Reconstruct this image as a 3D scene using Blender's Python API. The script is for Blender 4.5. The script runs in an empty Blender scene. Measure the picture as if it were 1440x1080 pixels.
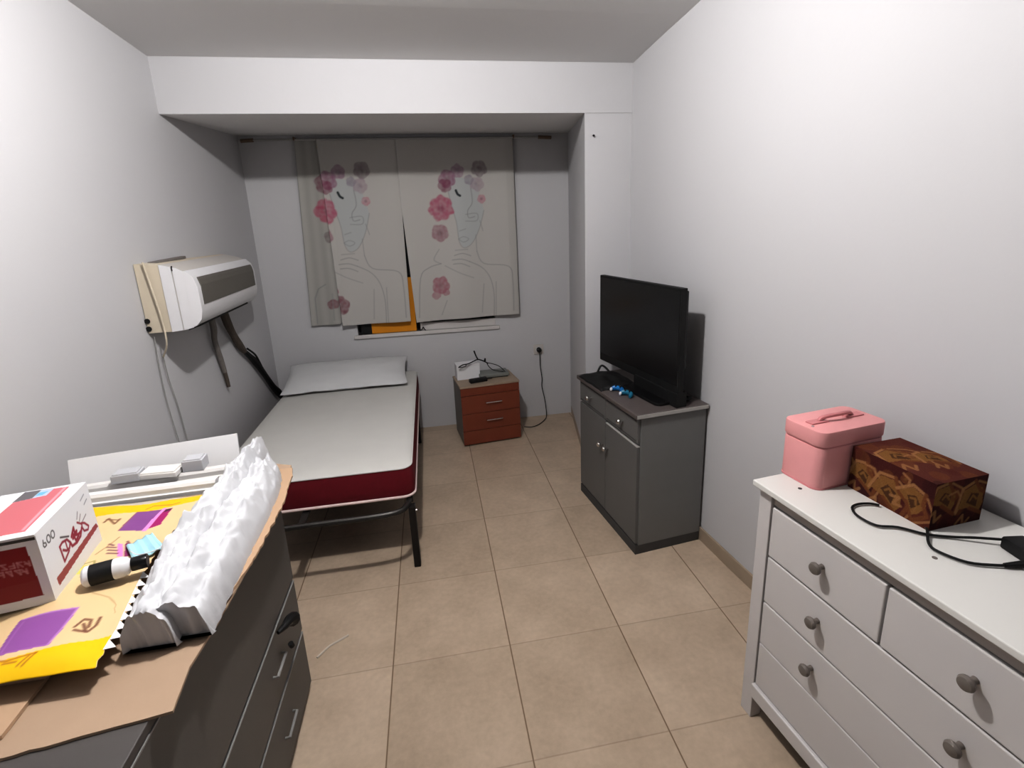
import bpy, bmesh, math, random
from mathutils import Vector, Matrix, noise
random.seed(7)
SC = bpy.context.scene
COL = SC.collection
PI = math.pi

# ------------------------------------------------------------------ colours / materials
def s2l(c):
    c = c / 255.0
    return c / 12.92 if c <= 0.04045 else ((c + 0.055) / 1.055) ** 2.4
def rgb(r, g, b): return (s2l(r), s2l(g), s2l(b), 1.0)

def mat(name, col, rough=0.6, metal=0.0, var=0.06, scale=18.0, bump=0.0, bscale=200.0, spec=0.4, sheen=0.0):
    m = bpy.data.materials.new(name); m.use_nodes = True
    nt = m.node_tree; bs = nt.nodes['Principled BSDF']
    bs.inputs['Roughness'].default_value = rough
    bs.inputs['Metallic'].default_value = metal
    bs.inputs['Specular IOR Level'].default_value = spec
    if sheen: bs.inputs['Sheen Weight'].default_value = sheen
    tc = nt.nodes.new('ShaderNodeTexCoord')
    n = nt.nodes.new('ShaderNodeTexNoise'); n.inputs['Scale'].default_value = scale; n.inputs['Detail'].default_value = 4
    nt.links.new(tc.outputs['Object'], n.inputs['Vector'])
    mx = nt.nodes.new('ShaderNodeMix'); mx.data_type = 'RGBA'
    a = rgb(*col)
    mx.inputs[6].default_value = tuple(max(0, v * (1 - var)) for v in a[:3]) + (1,)
    mx.inputs[7].default_value = tuple(min(1, v * (1 + var)) for v in a[:3]) + (1,)
    nt.links.new(n.outputs['Fac'], mx.inputs[0])
    nt.links.new(mx.outputs[2], bs.inputs['Base Color'])
    if bump:
        n2 = nt.nodes.new('ShaderNodeTexNoise'); n2.inputs['Scale'].default_value = bscale; n2.inputs['Detail'].default_value = 3
        nt.links.new(tc.outputs['Object'], n2.inputs['Vector'])
        b = nt.nodes.new('ShaderNodeBump'); b.inputs['Strength'].default_value = bump; b.inputs['Distance'].default_value = 0.002
        nt.links.new(n2.outputs['Fac'], b.inputs['Height']); nt.links.new(b.outputs['Normal'], bs.inputs['Normal'])
    return m

def mat_print(name, rough=0.6, bump=0.0, bscale=300, trans=0.0, spec=0.3):
    """colour printed on the surface, read from the mesh's colour attribute"""
    m = bpy.data.materials.new(name); m.use_nodes = True
    nt = m.node_tree; bs = nt.nodes['Principled BSDF']
    bs.inputs['Roughness'].default_value = rough
    bs.inputs['Specular IOR Level'].default_value = spec
    at = nt.nodes.new('ShaderNodeVertexColor'); at.layer_name = 'print'
    nt.links.new(at.outputs['Color'], bs.inputs['Base Color'])
    if bump:
        tc = nt.nodes.new('ShaderNodeTexCoord')
        n2 = nt.nodes.new('ShaderNodeTexNoise'); n2.inputs['Scale'].default_value = bscale
        nt.links.new(tc.outputs['Object'], n2.inputs['Vector'])
        b = nt.nodes.new('ShaderNodeBump'); b.inputs['Strength'].default_value = bump; b.inputs['Distance'].default_value = 0.002
        nt.links.new(n2.outputs['Fac'], b.inputs['Height']); nt.links.new(b.outputs['Normal'], bs.inputs['Normal'])
    if trans:
        out = nt.nodes['Material Output']
        tl = nt.nodes.new('ShaderNodeBsdfTranslucent'); nt.links.new(at.outputs['Color'], tl.inputs['Color'])
        ms = nt.nodes.new('ShaderNodeMixShader'); ms.inputs[0].default_value = trans
        nt.links.new(bs.outputs[0], ms.inputs[1]); nt.links.new(tl.outputs[0], ms.inputs[2]); nt.links.new(ms.outputs[0], out.inputs[0])
    return m

def mat_floor():
    m = bpy.data.materials.new('beige_floor_tiles'); m.use_nodes = True
    nt = m.node_tree; N = nt.nodes; Lk = nt.links; bs = N['Principled BSDF']
    geo = N.new('ShaderNodeNewGeometry'); sep = N.new('ShaderNodeSeparateXYZ'); Lk.new(geo.outputs['Position'], sep.inputs[0])
    def math_(op, a, b=None):
        n = N.new('ShaderNodeMath'); n.operation = op
        for i, v in enumerate((a, b)):
            if v is None: continue
            if isinstance(v, (int, float)): n.inputs[i].default_value = v
            else: Lk.new(v, n.inputs[i])
        return n.outputs[0]
    T = 0.45
    def line(o, hw):
        q = math_('ADD', math_('DIVIDE', o, T), 100.0)
        f = math_('ABSOLUTE', math_('SUBTRACT', math_('FRACT', math_('ADD', q, 0.5)), 0.5))
        mr = N.new('ShaderNodeMapRange'); mr.inputs['From Min'].default_value = hw * 0.5 / T; mr.inputs['From Max'].default_value = hw * 1.5 / T
        mr.inputs['To Min'].default_value = 1; mr.inputs['To Max'].default_value = 0
        Lk.new(f, mr.inputs['Value']); return mr.outputs[0]
    lx = line(sep.outputs['X'], 0.0022); ly = line(sep.outputs['Y'], 0.0021)
    l = math_('MAXIMUM', lx, math_('MULTIPLY', ly, 0.40))
    # per tile tone
    fx = math_('FLOOR', math_('DIVIDE', sep.outputs['X'], T)); fy = math_('FLOOR', math_('DIVIDE', sep.outputs['Y'], T))
    cb = N.new('ShaderNodeCombineXYZ'); Lk.new(fx, cb.inputs[0]); Lk.new(fy, cb.inputs[1])
    wn = N.new('ShaderNodeTexWhiteNoise'); Lk.new(cb.outputs[0], wn.inputs['Vector'])
    n1 = N.new('ShaderNodeTexNoise'); n1.inputs['Scale'].default_value = 4.5; n1.inputs['Detail'].default_value = 6; n1.inputs['Roughness'].default_value = 0.62
    Lk.new(geo.outputs['Position'], n1.inputs['Vector'])
    n2 = N.new('ShaderNodeTexNoise'); n2.inputs['Scale'].default_value = 45; n2.inputs['Detail'].default_value = 5
    Lk.new(geo.outputs['Position'], n2.inputs['Vector'])
    f = math_('ADD', math_('MULTIPLY', n1.outputs['Fac'], 0.6), math_('ADD', math_('MULTIPLY', n2.outputs['Fac'], 0.25), math_('MULTIPLY', wn.outputs['Value'], 0.15)))
    cr = N.new('ShaderNodeValToRGB')
    e = cr.color_ramp.elements
    e[0].position = 0.30; e[0].color = rgb(177, 159, 139)
    e[1].position = 0.72; e[1].color = rgb(215, 196, 175)
    x = e.new(0.52); x.color = rgb(198, 179, 158)
    Lk.new(f, cr.inputs[0])
    mx = N.new('ShaderNodeMix'); mx.data_type = 'RGBA'; mx.inputs[7].default_value = rgb(128, 106, 84)
    Lk.new(l, mx.inputs[0]); Lk.new(cr.outputs[0], mx.inputs[6]); Lk.new(mx.outputs[2], bs.inputs['Base Color'])
    bs.inputs['Roughness'].default_value = 0.42; bs.inputs['Specular IOR Level'].default_value = 0.35
    b = N.new('ShaderNodeBump'); b.inputs['Strength'].default_value = 0.35; b.inputs['Distance'].default_value = 0.002
    Lk.new(math_('SUBTRACT', 1.0, l), b.inputs['Height']); Lk.new(b.outputs['Normal'], bs.inputs['Normal'])
    return m

M = dict(
    wall=mat('white_wall_paint', (209, 208, 210), 0.75, var=0.012, scale=3.0, bump=0.12, bscale=60),
    ceil=mat('white_ceiling_paint', (234, 233, 233), 0.85, var=0.012, scale=3.0),
    base=mat('beige_tile_skirting', (170, 154, 136), 0.45, var=0.08, scale=20),
    cream=mat('aged_cream_plastic', (220, 209, 190), 0.5, var=0.05),
    white_pl=mat('white_plastic', (235, 234, 236), 0.4, var=0.02),
    ac_grey=mat('grey_air_conditioner_panel', (108, 104, 98), 0.45, var=0.05),
    ac_body=mat('dusty_white_plastic', (208, 203, 198), 0.45, var=0.03),
    black=mat('matt_black', (14, 14, 15), 0.6, var=0.2),
    black_gl=mat('satin_black_plastic', (16, 16, 17), 0.28, var=0.1),
    screen=mat('dark_screen', (24, 24, 25), 0.22, var=0.05),
    hose=mat('grey_hose', (128, 122, 118), 0.7, var=0.12, scale=60),
    tape=mat('brown_grey_pipe_tape', (92, 82, 74), 0.75, var=0.2, scale=40),
    maroon=mat('maroon_knit_fabric', (104, 6, 24), 0.85, var=0.16, scale=60, bump=0.3, bscale=500),
    matt_top=mat('white_knit_mattress_cover', (214, 212, 208), 0.9, var=0.04, scale=8, bump=0.3, bscale=250),
    piping=mat('pale_piping_tape', (236, 214, 210), 0.8, var=0.03),
    pillow=mat('white_pillow_cotton', (214, 214, 215), 0.9, var=0.03, scale=6, bump=0.2, bscale=120),
    steel=mat('dark_bed_steel', (62, 60, 58), 0.42, metal=0.5, var=0.1),
    steel_bk=mat('black_bed_leg', (18, 14, 15), 0.5, var=0.2),
    cherry=mat('cherry_wood_veneer', (128, 66, 46), 0.45, var=0.14, scale=9),
    night_side=mat('grey_laminate_side', (128, 122, 116), 0.55, var=0.06),
    night_top=mat('greyish_brown_top', (166, 148, 130), 0.5, var=0.1, scale=12),
    cab=mat('grey_painted_wood', (128, 128, 127), 0.5, var=0.05, scale=10),
    cab_front=mat('dark_grey_painted_front', (108, 107, 106), 0.5, var=0.05, scale=10),
    cab_top=mat('dark_brownish_grey_top', (98, 90, 88), 0.45, var=0.08),
    cab_edge=mat('pale_worn_grey_edge', (186, 184, 180), 0.55, var=0.08),
    plinth=mat('charcoal_plinth', (74, 73, 73), 0.6, var=0.1),
    chrome=mat('brushed_nickel', (205, 203, 200), 0.22, metal=0.9, var=0.05),
    knob=mat('taupe_painted_knob', (122, 114, 108), 0.42, var=0.05),
    dres=mat('white_painted_wood', (219, 215, 214), 0.5, var=0.02, scale=6, bump=0.08, bscale=40),
    dres_top=mat('cream_white_top', (232, 230, 226), 0.42, var=0.015, scale=6),
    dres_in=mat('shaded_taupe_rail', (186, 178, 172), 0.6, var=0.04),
    ldres=mat('charcoal_grey_wood', (98, 95, 92), 0.5, var=0.06, scale=8),
    ldres_top=mat('dark_charcoal_top', (86, 82, 80), 0.5, var=0.08, scale=8),
    edge_lt=mat('light_grey_edge_band', (150, 150, 148), 0.45, var=0.05),
    card=mat('brown_cardboard', (184, 160, 138), 0.85, var=0.06, scale=10, bump=0.2, bscale=90),
    card2=mat('lighter_brown_cardboard', (196, 167, 140), 0.85, var=0.05, scale=7, bump=0.15, bscale=90),
    wad=mat('white_wadding', (218, 218, 221), 0.95, var=0.02, scale=25, bump=0.5, bscale=70),
    mold=mat('white_plaster_profile', (244, 243, 244), 0.6, var=0.02, scale=14),
    mold2=mat('offwhite_profile', (236, 233, 230), 0.7, var=0.03, scale=14),
    shade_grey=mat('profile_shade_grey', (200, 200, 204), 0.8, var=0.04),  # shade on the white profiles, put into a grey base colour
    pink=mat('pink_leatherette', (233, 168, 168), 0.5, var=0.03, scale=30, bump=0.15, bscale=400),
    pink_dk=mat('pink_seam', (212, 142, 144), 0.55, var=0.05),
    whitebox=mat('white_carton', (238, 238, 240), 0.5, var=0.02),
    grey_dev=mat('grey_device_case', (132, 134, 130), 0.5, var=0.06),
    blue=mat('bright_blue_plastic', (20, 108, 170), 0.35, var=0.1),
    teal=mat('teal_blue_plastic', (34, 112, 140), 0.35, var=0.1),
    mask=mat('pale_blue_nonwoven', (186, 230, 242), 0.85, var=0.05, scale=30),
    orange=mat('orange_glow_panel', (226, 150, 30), 0.6, var=0.06),  # saturated orange imitates light from outside the window
    brownwood=mat('brown_rod_end', (120, 100, 84), 0.6, var=0.1),
    rod=mat('pale_grey_rod', (170, 168, 166), 0.5, var=0.05),
    sill=mat('white_sill_stone', (214, 210, 208), 0.5, var=0.03),
    sheer=mat('greyish_white_sheer', (206, 203, 198), 0.9, var=0.04, scale=12),
    scratch=mat('pale_thread', (214, 204, 192), 0.8, var=0.03),
    floor=mat_floor(),
    print_cloth=mat_print('printed_curtain_cloth', 0.9, bump=0.12, bscale=90, trans=0.10, spec=0.1),
    print_sack=mat_print('printed_kraft_sack', 0.5, bump=0.25, bscale=30, spec=0.3),
    print_carton=mat_print('printed_carton', 0.45, spec=0.35),
    print_fabric=mat_print('patterned_upholstery_fabric', 0.9, bump=0.35, bscale=400, spec=0.1),
)
def glass_mat():
    m = bpy.data.materials.new('dark_window_glass'); m.use_nodes = True
    bs = m.node_tree.nodes['Principled BSDF']
    bs.inputs['Base Color'].default_value = (0.006, 0.007, 0.009, 1); bs.inputs['Roughness'].default_value = 0.08
    n = m.node_tree.nodes.new('ShaderNodeTexNoise'); n.inputs['Scale'].default_value = 5
    mr = m.node_tree.nodes.new('ShaderNodeMapRange'); mr.inputs['To Min'].default_value = 0.06; mr.inputs['To Max'].default_value = 0.14
    m.node_tree.links.new(n.outputs['Fac'], mr.inputs['Value']); m.node_tree.links.new(mr.outputs[0], bs.inputs['Roughness'])
    return m
M['glass'] = glass_mat()

# ------------------------------------------------------------------ mesh helpers
class MB:
    def __init__(self):
        self.bm = bmesh.new()
    def add(self, verts, faces):
        vs = [self.bm.verts.new(v) for v in verts]
        out = []
        for f in faces:
            try: out.append(self.bm.faces.new([vs[i] for i in f]))
            except ValueError: pass
        return vs, out
    def box(self, x0, x1, y0, y1, z0, z1, bev=0.0, rot=None, piv=None, seg=2):
        t = bmesh.new()
        bmesh.ops.create_cube(t, size=1.0)
        for v in t.verts:
            v.co = Vector(((x0 + x1) / 2 + v.co.x * (x1 - x0), (y0 + y1) / 2 + v.co.y * (y1 - y0), (z0 + z1) / 2 + v.co.z * (z1 - z0)))
        if bev: bmesh.ops.bevel(t, geom=list(t.edges), offset=bev, segments=seg, profile=0.5, affect='EDGES')
        if rot is not None:
            p = Vector(piv) if piv else Vector(((x0 + x1) / 2, (y0 + y1) / 2, (z0 + z1) / 2))
            for v in t.verts: v.co = rot @ (v.co - p) + p
        self.merge(t); return self
    def merge(self, t):
        t.verts.index_update()
        vs = [self.bm.verts.new(v.co) for v in t.verts]
        for f in t.faces:
            try: self.bm.faces.new([vs[v.index] for v in f.verts])
            except ValueError: pass
        t.free()
    def prism(self, poly, z0, z1, bev=0.0):
        """poly (x,y) list, extruded in z"""
        t = bmesh.new()
        n = len(poly)
        a = [t.verts.new((p[0], p[1], z0)) for p in poly]; b = [t.verts.new((p[0], p[1], z1)) for p in poly]
        t.faces.new(list(reversed(a))); t.faces.new(b)
        for i in range(n): t.faces.new((a[i], a[(i + 1) % n], b[(i + 1) % n], b[i]))
        bmesh.ops.recalc_face_normals(t, faces=t.faces)
        if bev:
            es = [e for e in t.edges if abs(e.verts[0].co.z - e.verts[1].co.z) < 1e-6]
            bmesh.ops.bevel(t, geom=es, offset=bev, segments=2, profile=0.5, affect='EDGES')
        self.merge(t); return self
    def extrude_y(self, prof, y0, y1):
        """prof (x,z) closed profile extruded along y"""
        n = len(prof)
        a = [(p[0], y0, p[1]) for p in prof]; b = [(p[0], y1, p[1]) for p in prof]
        fs = [list(range(n)), list(range(2 * n - 1, n - 1, -1))]
        for i in range(n): fs.append((i, n + i, n + (i + 1) % n, (i + 1) % n))
        vs, f = self.add(a + b, fs); bmesh.ops.recalc_face_normals(self.bm, faces=f); return self
    def extrude_x(self, prof, x0, x1):
        n = len(prof)
        a = [(x0, p[0], p[1]) for p in prof]; b = [(x1, p[0], p[1]) for p in prof]
        fs = [list(range(n)), list(range(2 * n - 1, n - 1, -1))]
        for i in range(n): fs.append((i, n + i, n + (i + 1) % n, (i + 1) % n))
        vs, f = self.add(a + b, fs); bmesh.ops.recalc_face_normals(self.bm, faces=f); return self
    def tube(self, pts, r, seg=8, smooth=True, sub=4):
        P = [Vector(p) for p in pts]
        R = list(r) if isinstance(r, (list, tuple)) else [r] * len(P)
        if smooth and len(P) > 2:
            Q, RR = [], []
            for i in range(len(P) - 1):
                p0 = P[i - 1] if i else P[i]; p1, p2 = P[i], P[i + 1]; p3 = P[i + 2] if i + 2 < len(P) else P[i + 1]
                for k in range(sub):
                    t = k / sub
                    Q.append(0.5 * ((2 * p1) + (p2 - p0) * t + (2 * p0 - 5 * p1 + 4 * p2 - p3) * t * t + (3 * p1 - p0 - 3 * p2 + p3) * t ** 3))
                    RR.append(R[i] * (1 - t) + R[i + 1] * t)
            Q.append(P[-1]); RR.append(R[-1]); P, R = Q, RR
        rings = []; up = Vector((0, 0, 1)); prev = None
        for i, p in enumerate(P):
            d = (P[min(i + 1, len(P) - 1)] - P[max(i - 1, 0)])
            if d.length < 1e-9: d = Vector((0, 0, 1))
            d.normalize()
            if prev is None:
                a = up if abs(d.dot(up)) < 0.9 else Vector((1, 0, 0))
                n = d.cross(a).normalized()
            else:
                n = (prev - d * prev.dot(d))
                n = n.normalized() if n.length > 1e-6 else d.orthogonal().normalized()
            prev = n; b = d.cross(n)
            rings.append([self.bm.verts.new(p + (n * math.cos(2 * PI * k / seg) + b * math.sin(2 * PI * k / seg)) * R[i]) for k in range(seg)])
        for i in range(len(rings) - 1):
            for k in range(seg):
                self.bm.faces.new((rings[i][k], rings[i][(k + 1) % seg], rings[i + 1][(k + 1) % seg], rings[i + 1][k]))
        self.bm.faces.new(list(reversed(rings[0]))); self.bm.faces.new(rings[-1])
        return self
    def lathe(self, prof, c, axis, seg=20):
        """prof list of (r, h) along axis from point c"""
        ax = Vector(axis).normalized(); n = ax.orthogonal().normalized(); b = ax.cross(n); c = Vector(c)
        rings = []
        for r, h in prof:
            if r < 1e-6: rings.append([self.bm.verts.new(c + ax * h)])
            else: rings.append([self.bm.verts.new(c + ax * h + (n * math.cos(2 * PI * k / seg) + b * math.sin(2 * PI * k / seg)) * r) for k in range(seg)])
        for i in range(len(rings) - 1):
            A, B = rings[i], rings[i + 1]
            for k in range(seg):
                k2 = (k + 1) % seg
                if len(A) == 1 and len(B) == 1: continue
                if len(A) == 1: self.bm.faces.new((A[0], B[k2], B[k]))
                elif len(B) == 1: self.bm.faces.new((A[k], A[k2], B[0]))
                else: self.bm.faces.new((A[k], A[k2], B[k2], B[k]))
        if len(rings[0]) > 1: self.bm.faces.new(list(reversed(rings[0])))
        if len(rings[-1]) > 1: self.bm.faces.new(rings[-1])
        return self
    def build(self, name, material, parent=None, smooth=False, recalc=True, angle=0.6):
        if recalc: bmesh.ops.recalc_face_normals(self.bm, faces=self.bm.faces)
        me = bpy.data.meshes.new(name)
        self.bm.to_mesh(me); self.bm.free()
        for mt in (material if isinstance(material, (list, tuple)) else [material]): me.materials.append(mt)
        o = bpy.data.objects.new(name, me); COL.objects.link(o)
        if smooth:
            me.polygons.foreach_set('use_smooth', [True] * len(me.polygons))
            try: me.set_sharp_from_angle(angle=angle)
            except Exception: pass
        if parent: o.parent = parent
        return o

def tag(o, label=None, cat=None, group=None, kind=None):
    if label: o['label'] = label
    if cat: o['category'] = cat
    if group: o['group'] = group
    if kind: o['kind'] = kind
    return o
def thing(name, label, cat, loc=(0, 0, 0), rz=0.0, group=None):
    o = bpy.data.objects.new(name, None); COL.objects.link(o)
    o.empty_display_size = 0.05
    o.location = loc; o.rotation_euler = (0, 0, rz)
    return tag(o, label, cat, group)
def struct(name, mb, m, parent=None, smooth=False, angle=0.6):
    o = mb.build(name, m, parent, smooth, angle=angle)
    o['kind'] = 'structure'
    return o

# painted canvas: cells hold a colour; a grid mesh carries it as its colour attribute
class Canvas:
    def __init__(self, x0, x1, y0, y1, res, col):
        self.x0, self.x1, self.y0, self.y1 = x0, x1, y0, y1
        self.nx = max(2, int(round((x1 - x0) / res)) + 1); self.ny = max(2, int(round((y1 - y0) / res)) + 1)
        self.dx = (x1 - x0) / (self.nx - 1); self.dy = (y1 - y0) / (self.ny - 1)
        c = [s2l(v) for v in col]
        self.c = [[list(c) for _ in range(self.nx)] for _ in range(self.ny)]
    def rng(self, ax, bx, ay, by):
        i0 = max(0, int((min(ax, bx) - self.x0) / self.dx) - 1); i1 = min(self.nx - 1, int((max(ax, bx) - self.x0) / self.dx) + 2)
        j0 = max(0, int((min(ay, by) - self.y0) / self.dy) - 1); j1 = min(self.ny - 1, int((max(ay, by) - self.y0) / self.dy) + 2)
        for j in range(j0, j1 + 1):
            for i in range(i0, i1 + 1):
                yield i, j, self.x0 + i * self.dx, self.y0 + j * self.dy
    def mixc(self, i, j, col, a):
        p = self.c[j][i]
        for k in range(3): p[k] = p[k] * (1 - a) + col[k] * a
    def line(self, pts, w, col, a=1.0):
        col = [s2l(v) for v in col]
        best = {}
        for (ax, ay), (bx, by) in zip(pts[:-1], pts[1:]):
            L2 = (bx - ax) ** 2 + (by - ay) ** 2 + 1e-12
            for i, j, x, y in self.rng(min(ax, bx) - w, max(ax, bx) + w, min(ay, by) - w, max(ay, by) + w):
                t = max(0, min(1, ((x - ax) * (bx - ax) + (y - ay) * (by - ay)) / L2))
                d = math.hypot(x - ax - t * (bx - ax), y - ay - t * (by - ay))
                s = max(0.0, min(1.0, (w / 2 - d) / max(self.dx, 1e-5) + 0.5))
                if s > best.get((i, j), 0): best[(i, j)] = s
        for (i, j), s in best.items(): self.mixc(i, j, col, a * s)
    def poly(self, pts, col, a=1.0):
        col = [s2l(v) for v in col]
        xs = [p[0] for p in pts]; ys = [p[1] for p in pts]
        for i, j, x, y in self.rng(min(xs), max(xs), min(ys), max(ys)):
            ins = False
            for (ax, ay), (bx, by) in zip(pts, pts[1:] + pts[:1]):
                if (ay > y) != (by > y) and x < (bx - ax) * (y - ay) / (by - ay) + ax: ins = not ins
            if ins: self.mixc(i, j, col, a)
    def blob(self, cx, cy, r, col, a=0.8, petals=5, core=None, seed=0.0):
        col = [s2l(v) for v in col]; core = [s2l(v) for v in core] if core else None
        for i, j, x, y in self.rng(cx - r * 1.4, cx + r * 1.4, cy - r * 1.4, cy + r * 1.4):
            d = math.hypot(x - cx, y - cy); th = math.atan2(y - cy, x - cx)
            rr = r * (0.9 + 0.13 * abs(math.sin(petals * th / 2 + seed)) + 0.1 * noise.noise(Vector((x * 30, y * 30, seed))))
            s = max(0, min(1, (rr - d) / (0.12 * r) ))
            if s <= 0: continue
            tone = 0.8 + 0.3 * noise.noise(Vector((x * 45, y * 45, seed + 5)))
            q = col
            if core and d < r * 0.45:
                f = 1 - d / (r * 0.45); q = [col[k] * (1 - f) + core[k] * f for k in range(3)]
            self.mixc(i, j, q, min(1, a * s * tone))
    def mesh(self, name, pos, material, parent=None, smooth=True, thick=0.0):
        vs = []; cs = []
        for j in range(self.ny):
            for i in range(self.nx):
                vs.append(pos(self.x0 + i * self.dx, self.y0 + j * self.dy, i / (self.nx - 1), j / (self.ny - 1)))
                cs.extend(self.c[j][i] + [1.0])
        fs = []
        for j in range(self.ny - 1):
            for i in range(self.nx - 1):
                a = j * self.nx + i
                fs.append((a, a + 1, a + self.nx + 1, a + self.nx))
        me = bpy.data.meshes.new(name); me.from_pydata(vs, [], fs); me.update()
        at = me.color_attributes.new('print', 'FLOAT_COLOR', 'POINT'); at.data.foreach_set('color', cs)
        me.materials.append(material)
        if smooth: me.polygons.foreach_set('use_smooth', [True] * len(me.polygons))
        o = bpy.data.objects.new(name, me); COL.objects.link(o)
        if parent: o.parent = parent
        if thick:
            s = o.modifiers.new('thickness', 'SOLIDIFY'); s.thickness = thick; s.offset = -1
        return o

# ------------------------------------------------------------------ camera
right = Vector((0.98324028, -0.1783686, -0.03772537)); up = Vector((0.08103963, 0.24223736, 0.96682658)); fwd = Vector((0.16331301, 0.95368009, -0.25263245))
cd = bpy.data.cameras.new('camera'); cam = bpy.data.objects.new('camera', cd); COL.objects.link(cam)
mw = Matrix(((right.x, up.x, -fwd.x, -0.196515), (right.y, up.y, -fwd.y, -2.52342), (right.z, up.z, -fwd.z, 1.611495), (0, 0, 0, 1)))
cam.matrix_world = mw
cd.sensor_width = 36.0; cd.lens = 708.5364 / 1440 * 36.0
cd.shift_x = -9.92 / 1440; cd.shift_y = -42.44 / 1440
cd.clip_start = 0.02
SC.camera = cam

# ------------------------------------------------------------------ room shell
YB = 1.44; YS = 0.45; YF = -4.6
WL = [(-1.40, YB), (-1.44, YS), (-1.46, 0.0), (-1.50, -1.0), (-1.55, -2.0), (-1.60, -3.1), (-1.64, YF)]
WR = [(1.024, YS), (1.040, 0.0), (1.070, -0.45), (1.102, -0.83), (1.150, -1.24), (1.206, -1.75), (1.27, -2.3), (1.36, -3.1), (1.5, YF)]
PIL_F = (0.741, YS); PIL_B = (0.92, YB)
def ceil_z(y): return 2.449 + 0.02 * min(1.0, max(0.0, YS - y))
ZC = 2.70
def smooth_path(P, n=6):
    out = []
    for i in range(len(P) - 1):
        p0 = P[i - 1] if i else P[i]; p1, p2 = P[i], P[i + 1]; p3 = P[i + 2] if i + 2 < len(P) else P[i + 1]
        for k in range(n):
            t = k / n
            out.append(tuple(0.5 * (2 * b + (c - a) * t + (2 * a - 5 * b + 4 * c - d) * t * t + (3 * b - a - 3 * c + d) * t ** 3) for a, b, c, d in zip(p0, p1, p2, p3)))
    out.append(P[-1]); return out
WRs = smooth_path(WR)
def wall_x(path, y):
    for (xa, ya), (xb, yb) in zip(path[:-1], path[1:]):
        if yb <= y <= ya: return xa + (xb - xa) * (ya - y) / (ya - yb + 1e-12)
    return path[-1][0] if y < path[-1][1] else path[0][0]

mb = MB(); mb.box(-1.9, 1.7, YF - 0.15, YB + 0.15, -0.06, 0.0); struct('floor', mb, M['floor'])
mb = MB()   # ceiling slab with slight fall towards the beam
mb.extrude_x([(YS + 0.02, 2.448), (-.1, 2.495), (-1.1, 2.60), (YF - 0.1, 2.62), (YF - 0.1, ZC), (YS + 0.02, ZC)], -1.85, 1.65); struct('ceiling', mb, M['ceil'])
mb = MB(); mb.prism(WL + [(-1.85, YF - .02), (-1.85, YB + .12), (-1.40, YB + .12)], 0, ZC); struct('wall_left', mb, M['wall'], smooth=True, angle=0.5)
mb = MB(); mb.prism([(1.024, YS)] + WRs[1:] + [(1.65, YF - .02), (1.65, YS)], 0, ZC); struct('wall_right', mb, M['wall'], smooth=True, angle=0.5)
mb = MB(); mb.prism([PIL_F, (1.65, YS), (1.65, YB + .12), (PIL_B[0], YB + .12), PIL_B], 0, ZC); struct('wall_niche', mb, M['wall'])
mb = MB(); mb.box(-1.85, 1.65, YF - 0.12, YF, 0, ZC); struct('wall_front', mb, M['wall'])
# back wall with the window opening
WX0, WX1, WZ0, WZ1 = -0.77, 0.30, 0.815, 1.95
mb = MB()
t = .14
mb.box(-1.85, WX0, YB, YB + t, 0, ZC); mb.box(WX1, 1.65, YB, YB + t, 0, ZC); mb.box(WX0, WX1, YB, YB + t, 0, WZ0); mb.box(WX0, WX1, YB, YB + t, WZ1, ZC)
struct('wall_back', mb, M['wall'])
# beam over the niche: underside rises a little to the back
mb = MB(); mb.extrude_x([(YS, 2.193), (YB + .01, 2.25), (YB + .01, ZC - .01), (YS, ZC - .01)], -1.6, 1.2); struct('trim_1', mb, M['ceil'])
# beam face is painted like the walls
mb = MB(); mb.box(-1.6, 1.2, YS - .004, YS - .0005, 2.193, ZC - .02); struct('trim_2', mb, M['wall'])
# skirting
def skirt(name, path, th, h):
    mb = MB()
    n = len(path); offs = []
    for i, (x, y) in enumerate(path):
        a = path[max(0, i - 1)]; b = path[min(n - 1, i + 1)]
        dx, dy = b[0] - a[0], b[1] - a[1]; L = math.hypot(dx, dy); offs.append((x + th * dy / L, y - th * dx / L))
    mb.prism(list(path) + offs[::-1], 0, h, 0.002)
    return struct(name, mb, M['base'])
skirt('baseboard_right', [p for p in WRs if p[1] < 0.43], .011, .07)
skirt('baseboard_niche', [(0.741, YS + .001), (0.918, YB - .01)][::-1], -.010, .07)
skirt('baseboard_left', [(-1.401, YB - .01), (-1.44, YS), (-1.46, 0), (-1.50, -1), (-1.55, -2), (-1.6, YF)], -.010, .07)

# window
win = thing('window_1', 'dark framed window behind the printed curtains', 'window', ((WX0 + WX1) / 2, YB + .07, WZ0)); del win['category']; del win['label']; win['kind'] = 'structure'
hx = (WX1 - WX0) / 2; H = WZ1 - WZ0
mb = MB(); fw = .05
mb.box(-hx, hx, 0, .05, 0, fw, .003); mb.box(-hx, hx, 0, .05, H - fw, H, .003); mb.box(-hx, -hx + fw, 0, .05, fw, H - fw, .003); mb.box(hx - fw, hx, 0, .05, fw, H - fw, .003); mb.box(-.03, .03, 0, .05, fw, H - fw, .003)
mb.build('window_frame', M['black'], win)
mb = MB(); mb.box(-hx + fw, -.03, .02, .026, fw, H - fw); mb.build('pane', M['glass'], win)
mb = MB(); mb.box(.03, hx - fw, .02, .026, fw, H - fw); mb.build('pane', M['glass'], win)
mb = MB(); mb.box(-hx + .475, hx, -.066, -.03, 0, .060, .003); mb.build('lower_rail', M['sill'], win)
mb = MB(); mb.box(-.80, .33, YB - .016, YB + .068, .785, .815, .004); struct('window_sill', mb, M['sill'])

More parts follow.
